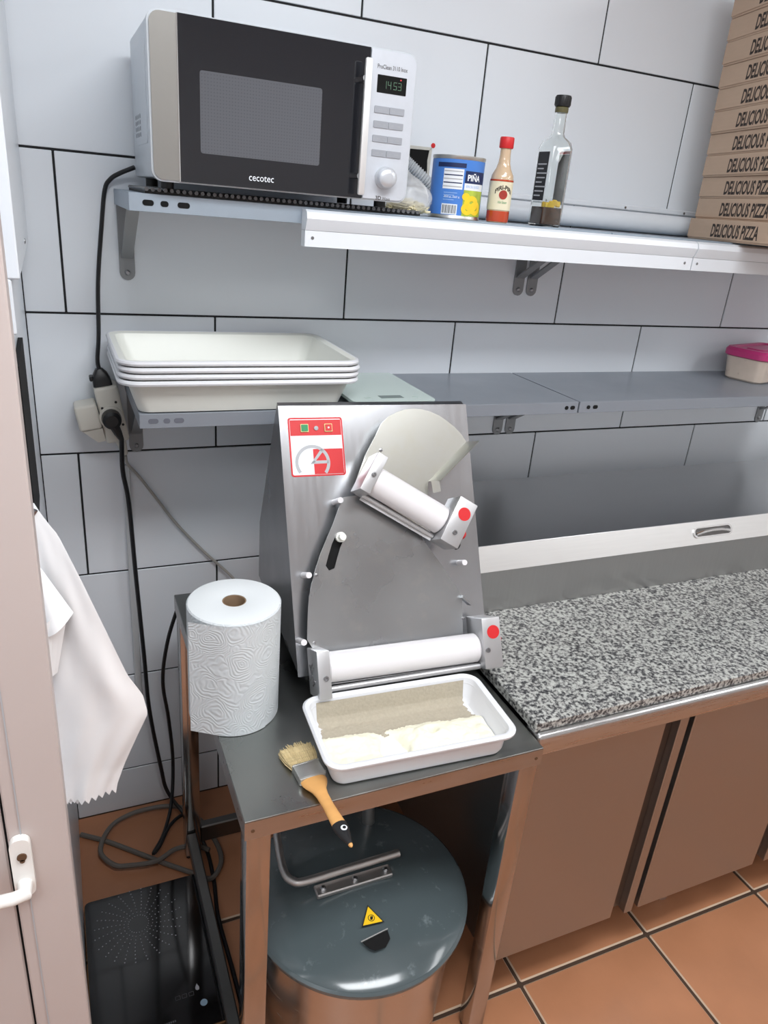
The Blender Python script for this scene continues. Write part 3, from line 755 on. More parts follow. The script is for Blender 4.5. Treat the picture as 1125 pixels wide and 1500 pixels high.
def tray_stack():
    labs = ['white plastic dough tray, lowest of the stack on the shelf', 'white plastic dough tray, second from the bottom of the stack', 'white plastic dough tray, third from the bottom of the stack', 'white plastic dough tray, topmost and open in the stack']
    first = None
    for i in range(4):
        z = ZL + .0006 + .0118 * i
        M = Matrix.Translation((-.0035 + .0012 * ((i * 7) % 3), -.180 + .0012 * (i % 2), z))
        if first is None:
            t = thing('dough_tray', labs[0], 'tray', M=M, group='stacked dough trays')
            rings = tray_rings(M.translation.x, M.translation.y, z, .450, .300, .066, .018, .012, .022)
            obj('basin', B().loft(rings), M_POLY, t)
            b = B(); out = rings[6]; zt = z + .066
            c = M.translation
            pts = [Vector((c.x + (p.x - c.x) * .992, c.y + (p.y - c.y) * .992, zt - .0042)) for p in rings[7]]
            pts += [pts[0]]
            b.tube(pts, .0049, 8, cap=False)
            obj('rolled_rim', b, M_POLYW, t)
            first = t
        else: dup(first, M, labs[i])
tray_stack()

def kitchen_scale():
    t = thing('kitchen_scale', 'flat mint glass kitchen scale beside the white trays', 'scale', (.31, -.19, ZL))
    obj('base', B().box((.245, -.29, ZL + .0005), (.385, -.08, ZL + .011), .003), M_CREAM, t)
    M = Matrix.Translation((0, 0, ZL + .0112))
    obj('glass_platform', B().prism(rrect(.2145, .402, -.316, -.062, .014), .006, M), M_MINT, t)
    obj('display', B().prism(rrect(.284, .336, -.292, -.270, .001), .0003, M, .006), mat('grey_lcd', srgb(112, 126, 122), 0.2), t)
    for x in (.257, .365): obj('touch_key', B().prism(circle(x, -.284, .007, 14), .0002, M, .006), mat('pale_key', srgb(184, 200, 194), 0.3), t)
kitchen_scale()

def food_box():
    cx, cy = 1.585, -.105
    t = thing('food_box', 'clear plastic food box with pink lid on the lower shelf', 'food container', (cx, cy, ZL), .25)
    R = W(t)
    def ring(w, d, z, r): return [R @ Vector((x, y, z)) for x, y in rrect(-w, w, -d, d, r, 5)]
    obj('tub', B().loft([ring(.098, .050, .0006, .02), ring(.104, .056, .006, .024), ring(.112, .063, .076, .028)]), M_TUB, t)
    obj('lid', B().loft([ring(.1125, .0635, .0665, .028), ring(.118, .068, .070, .030), ring(.118, .068, .084, .030), ring(.112, .063, .092, .028), ring(.098, .050, .092, .022), ring(.094, .046, .0875, .02)]), M_PINK, t)
    obj('lid_ridge', B().loft([ring(.07, .028, .0876, .014), ring(.066, .024, .0915, .012)]), M_PINK, t)
M_TUB = spots(mat('cloudy_tub', srgb(206, 190, 176), 0.25, var=0.12, nscale=30, coat=0.3), srgb(120, 86, 58), 34, 0.60, 0.72)
food_box()

# ------------------------------------------------------------------ sockets and cables on the wall
def adapter():
    t = thing('socket_block', 'white three-way socket block on the wall left of the trays', 'socket', (-.225, -.03, 1.09))
    M = Matrix.Translation((-.2285, -.036, 1.137)) @ Matrix.Rotation(math.radians(-9), 4, 'Y')
    Mi = M
    obj('housing', B().box((-.024, -.026, -.062), (.024, .034, .060), .007, 3, M=M), M_CREAM, t)
    obj('round_face', B().lathe([(.024, 0), (.024, .004), (.021, .006)], 28, M @ frame((-.003, -.0262, -.004), (1, 0, 0), (0, 0, 1))), M_CREAM, t)
    for x, z in ((.013, .026), (.017, -.024), (-.016, .018)): obj('screw', B().lathe([(.0028, 0), (.0028, .0008)], 8, M @ frame((x, -.0263, z), (1, 0, 0), (0, 0, 1))), M_BLACKP, t)
    obj('cable_gland', B().tube([M @ Vector((.004, 0, -.0625)), M @ Vector((.006, 0, -.075)), M @ Vector((.008, .004, -.10))], [.012, .010, .006], 12), M_CREAM, t)
    t2 = thing('plug_adapter', 'white square plug-in charger on the left of the socket block', 'charger', (-.27, -.05, 1.10))
    M2 = Matrix.Translation((-.2765, -.040, 1.128)) @ Matrix.Rotation(math.radians(-10), 4, 'Y')
    obj('housing', B().box((-.021, -.030, -.022), (.0235, .030, .032), .006, 3, M=M2), M_CREAM, t2)
    obj('tapered_neck', B().loft([[M2 @ Vector(q) for q in ((-.016, -.026, -.0222), (.0235, -.026, -.0222), (.0235, .026, -.0222), (-.016, .026, -.0222))], [M2 @ Vector(q) for q in ((.008, -.016, -.054), (.0235, -.016, -.054), (.0235, .02, -.054), (.008, .02, -.054))]]), M_CREAM, t2)
    t3 = thing('power_plug', 'black plug pushed into the top of the socket block', 'plug', (-.24, -.035, 1.20))
    top = M @ Vector((0, 0, .0606)); d = (M.to_3x3() @ Vector((0, 0, 1))).normalized()
    M3 = M @ Matrix.Translation((-.004, 0, .0606))
    obj('plug_body', B().loft([[M3 @ Vector((x, y, z)) for x, y in rrect(-w, w, -dd, dd, .006, 4)] for z, w, dd in ((0, .019, .018), (.012, .018, .017), (.024, .014, .013), (.034, .0075, .008))]), M_BLACKP, t3)
    obj('grip', B().box((-.023, -.012, .012), (-.0145, .012, .022), .002, M=M3), M_BLACKP, t3)
    p0 = M3 @ Vector((0, 0, .033))
    obj('power_cord', B().tube(smooth([p0, p0 + Vector((-.0015, .002, .02)), (-.2425, -.026, 1.30), (-.2365, -.016, 1.40), (-.2225, -.012, 1.51), (-.2130, -.012, 1.572), (-.202, -.016, 1.592), (-.185, -.022, 1.604), (-.158, -.034, 1.617)], 6), .0042, 8), M_BLACKP, t3)
    t4 = thing('power_plug', 'round black plug on the front of the socket block', 'plug', (-.23, -.07, 1.13))
    M4 = M @ frame((-.003, -.0325, -.004), (1, 0, 0), (0, 0, 1))
    obj('plug_body', B().lathe([(.0195, 0), (.0200, .006), (.0185, .022), (.012, .027)], 24, M4), M_BLACKP, t4)
    q0 = M4 @ Vector((.004, -.012, .016))
    obj('strain_relief', B().tube([M4 @ Vector((.001, -.008, .016)), M4 @ Vector((.006, -.030, .016)), M4 @ Vector((.010, -.046, .013))], [.011, .0085, .0052], 10), M_BLACKP, t4)
    q1 = M4 @ Vector((.010, -.045, .013))
    obj('power_cord', B().tube(smooth([q1, (-.214, -.06, 1.01), (-.205, -.055, .932), (-.199, -.055, .757), (-.190, -.055, .526), (-.184, -.055, .358), (-.162, -.050, .161), (-.1475, -.055, .075), (-.105, -.11, .020), (-.076, -.20, .0075), (-.074, -.31, .0075), (-.084, -.42, .0075), (-.080, -.56, .0075), (-.078, -.68, .0075), (-.074, -.80, .0075)], 6), .0050, 8), M_BLACKP, t4)
adapter()
solo('thin_cable', B().tube(smooth([(-.2045, -.030, 1.035), (-.200, -.016, 1.010), (-.176, -.010, .976), (-.135, -.008, .910), (-.096, -.008, .849), (-.033, -.010, .769), (.03, -.02, .70), (.06, -.05, .66)], 6), .0034, 8), M_WCAB, 'thin off-white cable running down the wall behind the paper roll', 'cable')
solo('cable_duct', B().box((-.211, -.010, .36), (-.195, -.0005, 1.005), .002), M_TILEC if False else mat('white_duct', srgb(205, 208, 210), 0.4), 'slim white cable duct running down the tiled wall', 'cable duct')
def floor_cables():
    z = .0072
    solo('looped_cable', B().tube(smooth([(-.372, -.065, z), (-.31, -.11, z), (-.245, -.168, z), (-.183, -.224, z), (-.135, -.265, z), (-.112, -.286, z + .003), (-.082, -.316, .016), (-.052, -.285, .018), (-.045, -.235, .018), (-.062, -.155, .018), (-.085, -.105, .019), (-.120, -.060, .018), (-.175, -.042, .018), (-.245, -.045, .018), (-.300, -.075, .018), (-.328, -.145, .018), (-.300, -.200, .018), (-.262, -.215, .018), (-.200, -.222, .018), (-.150, -.200, .018), (-.10, -.205, .018), (-.07, -.23, .018)], 7), .0062, 8), M_GREYCAB, 'thick grey cable looped on the floor behind the hob', 'cable')
    solo('hanging_cable', B().tube(smooth([(-.112, -.160, .735), (-.140, -.120, .60), (-.150, -.07, .45), (-.135, -.03, .30), (-.128, -.03, .16), (-.142, -.08, .06), (-.172, -.150, .030), (-.205, -.206, .030), (-.188, -.19, .031), (-.155, -.135, .034), (-.120, -.105, .031), (-.085, -.09, .010)], 7), .0046, 8), M_BLACKP, 'black cable hanging behind the table with a kink on the floor', 'cable')
floor_cables()

# ------------------------------------------------------------------ stack of plastic bags hanging from the door frame
def bags():
    ZT, ZB, y0 = 1.212, .752, -.735
    t = thing('hanging_bags', 'bundle of thin white plastic bags hanging by the door frame', 'bag bundle', (-.33, y0, ZB))
    # right edge outline (x, z) from the hook down; the left edge hangs along the wall
    right = [(-.360, ZT), (-.340, 1.181), (-.318, 1.119), (-.293, 1.041), (-.270, .966), (-.251, .926), (-.245, .889), (-.260, .851), (-.279, .801), (-.296, ZB)]
    left = [(-.3740, ZT), (-.3735, 1.0), (-.3730, ZB)]
    def at(poly, z):
        for (xa, za), (xb, zb) in zip(poly, poly[1:]):
            if za >= z >= zb: return xa + (xb - xa) * (za - z) / max(za - zb, 1e-6)
        return poly[-1][0]
    def sheet(k, wmul, dy):
        def f(u, v):
            z = ZT + (ZB - ZT) * v
            xl, xr = at(left, z), at(right, z)
            x = xl + (xr - xl) * u * wmul
            fold = .007 * math.sin(4.4 * u + 2.5 * v + .8 * k) * v + .0018 * math.sin(12 * u - 7 * v + k) * min(1, 2 * v) + .0010 * math.sin(21 * u + 15 * v) * v
            y = y0 + dy - .030 * math.sin(PI * min(1, v * 1.1)) * u * (1 - .4 * u) + fold
            if v > .999: z -= .009 * abs(((u * 8 + k * .4) % 1) - .5) * 2 + .004 * k * (1 - u)
            return Vector((x, y, z))
        return B().grid(f, 64, 48).mesh('bag_sheet', 80)
    for k, (wm, dy) in enumerate(((1.0, 0), (.93, .007), (.86, .014), (.78, .021), (.70, .028))):
        obj('bag_sheet', sheet(k, wm, dy), M_CLOTH, t)
    # a corner of the front bag folded over into a cone, its open end to the lower right
    def flap(u, v):
        w = .15 + .85 * v
        return Vector((-.3735 + .043 * u * w, y0 - .012 - .026 * math.sin(PI * (.08 + .84 * u)) * w, 1.150 - .105 * v + .030 * u * v))
    obj('folded_flap', B().grid(flap, 18, 12).mesh('folded_flap', 80), M_CLOTH, t)
    for k in range(3):
        def inner(u, v, k=k):
            return Vector((-.373 + (.036 - .008 * k) * u * (1 - .55 * v), y0 - .022 - .004 * k - .006 * math.sin(PI * u) + .010 * v, 1.068 - .085 * v + .012 * u * (1 - v)))
        obj('inner_fold', B().grid(inner, 10, 8).mesh('inner_fold', 80), M_CLOTH, t)
    obj('hook', B().tube([(-.3755, y0, 1.210), (-.366, y0, 1.207), (-.362, y0, 1.214)], .003, 8), M_SCREW, t)
bags()

# ------------------------------------------------------------------ steel table
TZ = .760
TX0, TX1, TY0, TY1 = -.131, .3855, -.866, -.188
def table():
    t = thing('steel_table', 'low stainless steel table carrying the dough roller', 'table', ((TX0 + TX1) / 2, (TY0 + TY1) / 2, 0))
    obj('tabletop', B().box((TX0, TY0, TZ - .0025), (TX1, TY1, TZ), .001), M_STEELD, t)
    obj('apron', B().box((TX0, TY0, TZ - .036), (TX1, TY0 + .002, TZ - .0026)), M_STEELA, t)
    obj('apron', B().box((TX0, TY0 + .002, TZ - .036), (TX0 + .002, TY1 - .002, TZ - .0026)), M_STEELA, t)
    obj('apron', B().box((TX1 - .002, TY0 + .002, TZ - .036), (TX1, TY1 - .002, TZ - .0026)), M_STEELA, t)
    obj('apron', B().box((TX0, TY1 - .002, TZ - .036), (TX1, TY1, TZ - .0026)), M_STEELA, t)
    w = .038
    for x in (TX0 + .003, TX1 - .003 - w):
        for y in (TY0 + .003, TY1 - .003 - w):
            l = obj('leg', B().box((x, y, .012), (x + w, y + w, TZ - .0365), .003, 2), M_STEELG, t)
            obj('foot', B().box((x + .002, y + .002, .0006), (x + w - .002, y + w - .002, .0118), .003), M_BLACKP, l)
    # low stretchers at the left side and at the back
    obj('stretcher', B().box((TX0 + .006, TY0 + w + .004, .060), (TX0 + .030, TY1 - w - .004, .092), .003), M_STEELR, t)
    obj('stretcher', B().box((TX0 + w + .004, TY1 - .032, .040), (TX1 - w - .004, TY1 - .008, .092), .003), M_STEELR, t)
    for x in (TX0 + .012, TX1 - .012): obj('rivet', B().lathe([(.003, 0), (.003, .0008)], 8, frame((x, TY0 - .0001, TZ - .020), (1, 0, 0), (0, 0, 1))), M_BROWN, t)
M_STEELR = mat('dull_stretcher_steel', (0.17, 0.17, 0.165, 1), 0.38, metal=1.0, var=0.15, nscale=12)
M_STEELA = mat('table_apron_steel', (0.46, 0.45, 0.44, 1), 0.34, metal=1.0, var=0.12, nscale=8, stretch=(1, 8, 8), rvar=0.08)
M_STEELG = mat('polished_leg_steel', (0.50, 0.49, 0.485, 1), 0.14, metal=1.0, var=0.04, nscale=8, bump=0.03, bscale=6)
table()

# ------------------------------------------------------------------ paper roll
def paper_roll():
    cx, cy, r, h = -.090, -.607, .0765, .214
    t = thing('paper_roll', 'big roll of white embossed kitchen paper standing on the table', 'paper roll', (cx, cy, TZ))
    T = Matrix.Translation((cx, cy, TZ + .0006))
    ri = .0195
    obj('paper', B().lathe([(ri, 0), (r - .001, 0), (r, .001), (r, h - .002), (r - .002, h)], 72, T, False, False).lathe([(ri, 0), (ri, 0.001)], 72, T, False, False), M_PAPER, t)
    obj('top_face', B().lathe([(ri, h), (ri + .002, h + .0006), (r * .6, h + .0012), (r - .004, h + .0008), (r - .0021, h)], 72, T, False, False), M_PAPERT, t)
    obj('core', B().lathe([(ri, h - .0005), (ri - .0018, h - .0005), (ri - .0018, .002), (ri, .001)], 40, T, False, False), M_CORE, t)
    def sh(u, v):
        z = TZ + .0012 + (h - .004) * v; rr = r + .0010
        if u < .7:
            a = math.radians(-60 - 62 * u / .7); return Vector((cx + rr * math.cos(a), cy + rr * math.sin(a), z))
        a = math.radians(-122); k = (u - .7) / .3 * .047
        return Vector((cx + rr * math.cos(a) + k * math.sin(a), cy + rr * math.sin(a) - k * math.cos(a), z))
    obj('loose_sheet', B().grid(sh, 40, 10), M_PAPER, t)
paper_roll()

# ------------------------------------------------------------------ dough roller (pizza sheeter)
def sheeter():
    u = Vector((.99813, -.06105, 0)); w = Vector((.02818, .46072, .88710)); u.normalize(); w = (w - u * w.dot(u)).normalized(); n = u.cross(w)
    O = Vector((.0275, -.6135, .760))
    P = Matrix(((u.x, w.x, n.x, O.x), (u.y, w.y, n.y, O.y), (u.z, w.z, n.z, O.z), (0, 0, 0, 1)))   # panel frame
    t = thing('dough_roller', 'inclined stainless steel dough roller machine with white rollers', 'dough roller', M=Matrix.Translation((.22, -.40, TZ)) @ Matrix.Rotation(math.atan2(u.y, u.x), 4, 'Z'))
    Wd, Hh = .3845, .532
    v = Vector((-u.y, u.x, 0))
    # body: prism of the side outline (depth v, height z) along u
    th = .0015
    slope = 1 / 1.9257
    side = [(.017, .7935), (.2465, 1.2315), (.2600, 1.2350), (.4050, .926), (.4050, .7935)]
    S = Matrix(((v.x, 0, u.x, O.x), (v.y, 0, u.y, O.y), (0, 1, 0, 0), (0, 0, 0, 1)))
    inner = [(a + .004, z) for a, z in side]
    obj('body', B().prism(inner, Wd - .004, S, .002), M_BODYS, t)
    obj('front_panel', B().prism([(0, .036), (Wd, .036), (Wd, Hh), (0, Hh)], .0015, P).prism([(0, Hh - .0002), (Wd, Hh - .0002), (Wd, Hh + .0012), (0, Hh + .0012)], .0015, P @ Matrix.Identity(4)), M_PANEL, t)
    for a in (.03, Wd - .06):
        for d in (.06, .37):
            q = O + u * a + v * d; obj('foot', B().cyl((q.x, q.y, TZ + .0005), (q.x, q.y, .7934), .014, n=14), M_BLACKP, t)
    # control sticker
    st = obj('control_sticker', B().prism(rrect(.0155, .1205, .4000, .5105, .005), .0004, P, .0016), M_RED, t)
    obj('white_field', B().prism(rrect(.0185, .1175, .4030, .5075, .003), .0002, P, .0020), M_WPRINT, st)
    obj('red_band', B().prism([(.0190, .4765), (.1170, .4765), (.1170, .5060), (.0190, .5060)], .0002, P, .0022).prism([(.0595, .4035), (.1170, .4035), (.1170, .4510), (.0595, .4510)], .0002, P, .0022), M_RED, st)
    ring = []; c = (.0575, .4255)
    arc = [(c[0] + .0335 * math.cos(math.radians(a)), c[1] + .0335 * math.sin(math.radians(a))) for a in range(-40, 222, 8)]
    arc2 = [(c[0] + .0275 * math.cos(math.radians(a)), c[1] + .0275 * math.sin(math.radians(a))) for a in range(-40, 222, 8)]
    b = B()
    for i in range(len(arc) - 1): b.prism([arc[i], arc[i + 1], arc2[i + 1], arc2[i]], .0002, P, .0024)
    b.prism([(.0530, .4230), (.0600, .4290), (.0885, .4290), (.0885, .4235)], .0002, P, .0024)
    b.prism([(.0530, .4230), (.0610, .4260), (.0815, .4490), (.0755, .4515)], .0002, P, .0024)
    obj('dial_emblem', b, M_GREY, st)
    g = obj('start_button', B().prism(rrect(.0385, .0535, .4830, .4980, .001), .0025, P, .0024), M_YELP, st)
    obj('green_key', B().prism(rrect(.0398, .0522, .4843, .4967, .001), .0012, P, .0049).prism(circle(.046, .4905, .0035, 16), .0004, P, .0061), M_GREEN, g)
    obj('pilot_lamp', B().lathe([(.0042, 0), (.0042, .002), (.002, .003)], 14, P @ Matrix.Translation((.0685, .4900, .0024))), M_GREY, st)
    s = obj('stop_button', B().prism(rrect(.0845, .0995, .4830, .4980, .001), .0025, P, .0024), M_YELP, st)
    obj('red_key', B().prism(rrect(.0858, .0982, .4843, .4967, .001), .0012, P, .0049), M_RED, s)
    obj('key_dot', B().prism(circle(.092, .4905, .0018, 10), .0003, P, .0061), M_WPRINT, s)
    # lower guard plate with its curved slot
    out = [(.100, .355), (.088, .331), (.076, .305), (.062, .279), (.049, .254), (.038, .228), (.029, .203), (.023, .181), (.0195, .160), (.016, .132), (.0135, .105), (.030, .075), (.318, .075), (.318, .088), (.322, .152), (.309, .177), (.2850, .216), (.2585, .256), (.2450, .280), (.150, .360)]
    sl = [(.0600, .2310), (.0630, .2245), (.0690, .2240), (.0730, .2290)]
    slot_c = [(.0655, .2300), (.0720, .2480), (.0800, .2680), (.0905, .2860)]
    def band(c, hw):
        L, R = [], []
        for i, q in enumerate(c):
            a = c[max(0, i - 1)]; z = c[min(len(c) - 1, i + 1)]; d = Vector((z[0] - a[0], z[1] - a[1])).normalized(); nn = Vector((-d.y, d.x))
            L.append((q[0] + nn.x * hw, q[1] + nn.y * hw)); R.append((q[0] - nn.x * hw, q[1] - nn.y * hw))
        d0 = Vector((c[0][0] - c[1][0], c[0][1] - c[1][1])).normalized(); d1 = Vector((c[-1][0] - c[-2][0], c[-1][1] - c[-2][1])).normalized()
        e1 = [(c[-1][0] + d1.x * hw * .8, c[-1][1] + d1.y * hw * .8)]; e0 = [(c[0][0] + d0.x * hw * .8, c[0][1] + d0.y * hw * .8)]
        return L + e1 + list(reversed(R)) + e0
    hole = band(slot_c, .0085)
    C0 = .036
    gp = obj('guard_plate', plate([out, hole], .0018, P @ Matrix.Translation((0, 0, C0))), M_PLATE, t)
    obj('slot_shade', B().prism(band(slot_c, .0110), .0012, P, C0 - .0030), M_HOLE, gp)  # black sheet painting the shade inside the slot
    obj('plate_lip', B().prism([(.3175, .150), (.3345, .134), (.3365, .137), (.3205, .1545)], .016, P, C0 - .004), M_PLATE, gp)
    # pins carrying the plate, screw heads
    for a, bb in ((.0275, .2190), (.0965, .3495), (.0095, .1020)):
        obj('spacer_pin', B().cyl(P @ Vector((a - .004, bb, .0016)), P @ Vector((a - .004, bb, C0 + .010)), .0055, n=12), M_ROLLER, t)
    obj('spacer_pin', B().cyl(P @ Vector((.338, .2160, .0016)), P @ Vector((.338, .2160, .030)), .0055, n=12), M_ROLLER, t)
    obj('slot_pin', B().cyl(P @ Vector((.0885, .2825, C0 - .0016)), P @ Vector((.0885, .2825, C0 + .022)), .0062, n=12).cyl(P @ Vector((.0885, .2825, C0 + .002)), P @ Vector((.0885, .2825, C0 + .009)), .0095, n=14), M_POLY, t)
    # upper chute plate with its folded lip
    up = [(.128, .385), (.150, .432), (.170, .463), (.186, .490), (.202, .5035), (.218, .511), (.236, .5165), (.253, .518), (.271, .5165), (.288, .512), (.306, .504), (.322, .493), (.337, .481), (.351, .466), (.360, .451), (.272, .377), (.269, .353), (.262, .335), (.235, .330)]
    cp = obj('chute_plate', B().prism(up, .0018, P, C0), M_CHUTE, t)
    obj('folded_lip', B().loft([[P @ Vector((.360, .451, C0)), P @ Vector((.272, .377, C0)), P @ Vector((.272, .377, C0 + .0018)), P @ Vector((.360, .451, C0 + .0018))],
                                [P @ Vector((.376, .447, C0 + .024)), P @ Vector((.287, .374, C0 + .026)), P @ Vector((.287, .3755, C0 + .027)), P @ Vector((.376, .4485, C0 + .025))]]), M_CHUTE, cp)
    obj('chute_stop', B().prism([(.270, .377), (.2720, .352), (.288, .355), (.287, .375)], .0015, P, C0 + .020), M_CHUTE, cp)
    obj('screw', B().lathe([(.0035, 0), (.0035, .0015), (.0015, .0022)], 10, P @ Matrix.Translation((.181, .440, C0 + .0019))), M_SCREW, cp)
    for a, bb in ((.0385, .2180), (.3205, .110), (.0255, .098)): obj('screw', B().lathe([(.0030, 0), (.0030, .0012), (.0012, .0018)], 10, P @ Matrix.Translation((a, bb, C0 + .0019))), M_SCREW, gp)
    # bearing housings: upper pair tilted, lower pair level
    ang = math.radians(-32.5)
    def housing(ca, cb, hw, hl, rot, c0, c1, dots, screws, knobs=False, bend=0):
        M = P @ Matrix.Translation((ca, cb, 0)) @ Matrix.Rotation(rot, 4, 'Z')
        h = obj('bearing_housing', B().box((-hw, -hl, c0), (hw, hl, c1), .0015, 2, M=M), M_CAST, t)
        for x, y, r in dots: obj('red_sticker', B().prism(circle(x, y, r, 28), .0004, M, c1 + .0002), M_RED, h)
        for x, y in screws: obj('screw', B().lathe([(.0046, 0), (.0046, .003), (.0022, .0032), (.0018, .0018)], 12, M @ Matrix.Translation((x, y, c1 + .0002))), M_SCREW, h)
        if knobs:
            for (y, z, r, m) in knobs:
                obj('lock_knob', B().lathe([(r * .6, 0), (r, .003), (r, .010), (r * .7, .013)], 14, M @ frame((hw + .0002, y, z), (0, 1, 0), (0, 0, 1))), m, h)
        return M
    housing(.143, .3905, .0105, .0380, ang, .040, .100, [], [(.0, -.003)])
    MU = housing(.3005, .2925, .0195, .0455, ang, .040, .100, [(.002, .018, .0125)], [(.0, -.0215)], [(-.010, .070, .0085, M_RED), (-.032, .066, .0085, M_BLACKP)])
    ML = housing(.0245, .0495, .0112, .0410, 0, .030, .100, [], [(.002, -.006)])
    MR = housing(.3465, .0660, .0185, .0465, 0, .034, .100, [(.003, .020, .0125)], [(-.011, -.012)], [(.002, .070, .0085, M_RED), (.030, .066, .0085, M_BLACKP)])
    ls = frame((-.0115, 0, 0), (0, 0, 1), (0, 1, 0))
    eb = B()
    for (c0, b0, c1, b1) in ((.046, .012, .072, -.018), (.072, .010, .050, -.014), (.050, .004, .066, .016), (.060, -.022, .078, -.012)):
        eb.tube([ML @ Vector((-.0114, b0, c0)), ML @ Vector((-.0114, b1, c1))], .0016, 6)
    obj('cast_emblem', eb, M_SCREW, t)
    # rollers and rods
    e = Vector((math.cos(ang), math.sin(ang))); q = Vector((-e.y, e.x))
    def pt(al, ac, c): z = e * al + q * ac; return P @ Vector((z.x, z.y, c))
    ru = obj('roller', B().tube([pt(-.0815, .402, .068), pt(-.079, .402, .068), pt(.0725, .402, .068), pt(.0755, .402, .068)], [.024, .0272, .0272, .024], 32), M_ROLLER, t)
    obj('roller', B().tube([pt(-.0815, .388, .028), pt(.0755, .388, .028)], .0100, 16), M_STEEL, t)
    obj('scraper_rod', B().tube([pt(-.0815, .3695, .060), pt(.0755, .3695, .060)], .0042, 10), M_CAST, t)
    obj('scraper_blade', B().prism([(0, 0), (.1565, 0), (.1565, .014), (0, .014)], .0012, P @ Matrix.Rotation(ang, 4, 'Z') @ Matrix.Translation((-.081, .360, .056))), M_CAST, t)
    rl = obj('roller', B().tube([P @ Vector((.0362, .0570, .068)), P @ Vector((.039, .0570, .068)), P @ Vector((.3240, .0570, .068)), P @ Vector((.3275, .0570, .068))], [.024, .0268, .0268, .024], 32), M_ROLLER, t)
    obj('scraper_rod', B().tube([P @ Vector((.0362, .0200, .076)), P @ Vector((.3275, .0235, .076))], .0056, 12), M_CAST, t)
    obj('scraper_blade', B().box((.0362, .0270, .040), (.3275, .0285, .070), M=P), M_CAST, t)
M_BODYS = mat('dark_side_steel', (0.34, 0.34, 0.35, 1), 0.34, metal=1.0, var=0.12, nscale=8, rvar=0.08)
M_YELP = mat('cream_button_frame', srgb(232, 214, 150), 0.45)
sheeter()

# ------------------------------------------------------------------ flour tray, flour, brush
def flour_tray():
    rot = math.radians(-3.0); cx, cy = .166, -.7765
    t = thing('flour_tray', 'white plastic tray of flour under the lower roller', 'tray', (cx, cy, TZ), rot)
    obj('basin', B().loft(tray_rings(cx, cy, TZ + .0005, 0.332, .180, .0515, .006, .009, .020, rot=rot)), M_POLYW, t)
    R = Matrix.Translation((cx, cy, TZ + .0005)) @ Matrix.Rotation(rot, 4, 'Z')
    import mathutils.noise as nz
    hx, hy = .1455, .0695
    def rnd(x, y):                       # squeeze the sheet into the tray's rounded corners
        k = 1 - .10 * max(0, abs(x) / hx - .86) / .14 * max(0, abs(y) / hy - .7) / .3
        return x * k, y * k
    def f(u, v):
        w = max(0.0, (v - .78) / .22); v = min(1.0, v / .78)
        x, y = rnd(-hx + 2 * hx * u, -hy + (hy + .058) * v)
        if w > 0:                        # sheet carried up over the rounded foot and the rear wall
            P = [(.058, .0050), (.0648, .0080), (.0700, .0150), (.0768, .0440)]; q = w * 3; n0 = min(2, int(q)); q -= n0
            yy = P[n0][0] + (P[n0 + 1][0] - P[n0][0]) * q; zz = P[n0][1] + (P[n0 + 1][1] - P[n0][1]) * q
            return R @ Vector((x * (1 - .012 + .012 * w), yy, zz))
        e = y - .020 + .010 * (u - .5) + .006 * nz.noise(Vector((x * 30, 0, 7)))          # back edge of the heap
        m = 1 / (1 + math.exp(e * 260))
        h = .0016 + m * (.0085 + .006 * nz.noise(Vector((x * 22, y * 22, 1.3))) + .003 * nz.noise(Vector((x * 80, y * 80, 4.1)))) + .0010 * nz.noise(Vector((x * 260, y * 260, 2.2)))
        h += .010 * math.exp(-((x - .055) ** 2 / .004 + (y + .016) ** 2 / .0007))
        h -= .030 * math.exp(-((x + .030) ** 2 / .00030 + (y + .012) ** 2 / .00034)) + .020 * math.exp(-((x - .042) ** 2 / .00006 + (y + .008) ** 2 / .00005)) + .022 * math.exp(-((x + .018) ** 2 / .00010 + (y + .034) ** 2 / .00014)) + .02 * math.exp(-((x + .047) ** 2 / .00005 + (y + .026) ** 2 / .00016))
        return R @ Vector((x, y, max(.0012, .0030 + h)))
    me = B().grid(f, 150, 92).mesh('flour', 180)
    me.materials.append(M_FLOUR); me.materials.append(M_TANB)
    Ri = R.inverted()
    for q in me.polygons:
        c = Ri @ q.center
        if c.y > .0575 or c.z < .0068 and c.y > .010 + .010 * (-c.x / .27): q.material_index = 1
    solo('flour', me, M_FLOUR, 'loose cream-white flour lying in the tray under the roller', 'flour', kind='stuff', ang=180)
M_TANB = mat('tan_tray_back', srgb(176, 167, 150), 0.95, var=0.14, nscale=180, bump=0.5, bscale=200)  # darker tan over the back part and rear wall of the tray
flour_tray()

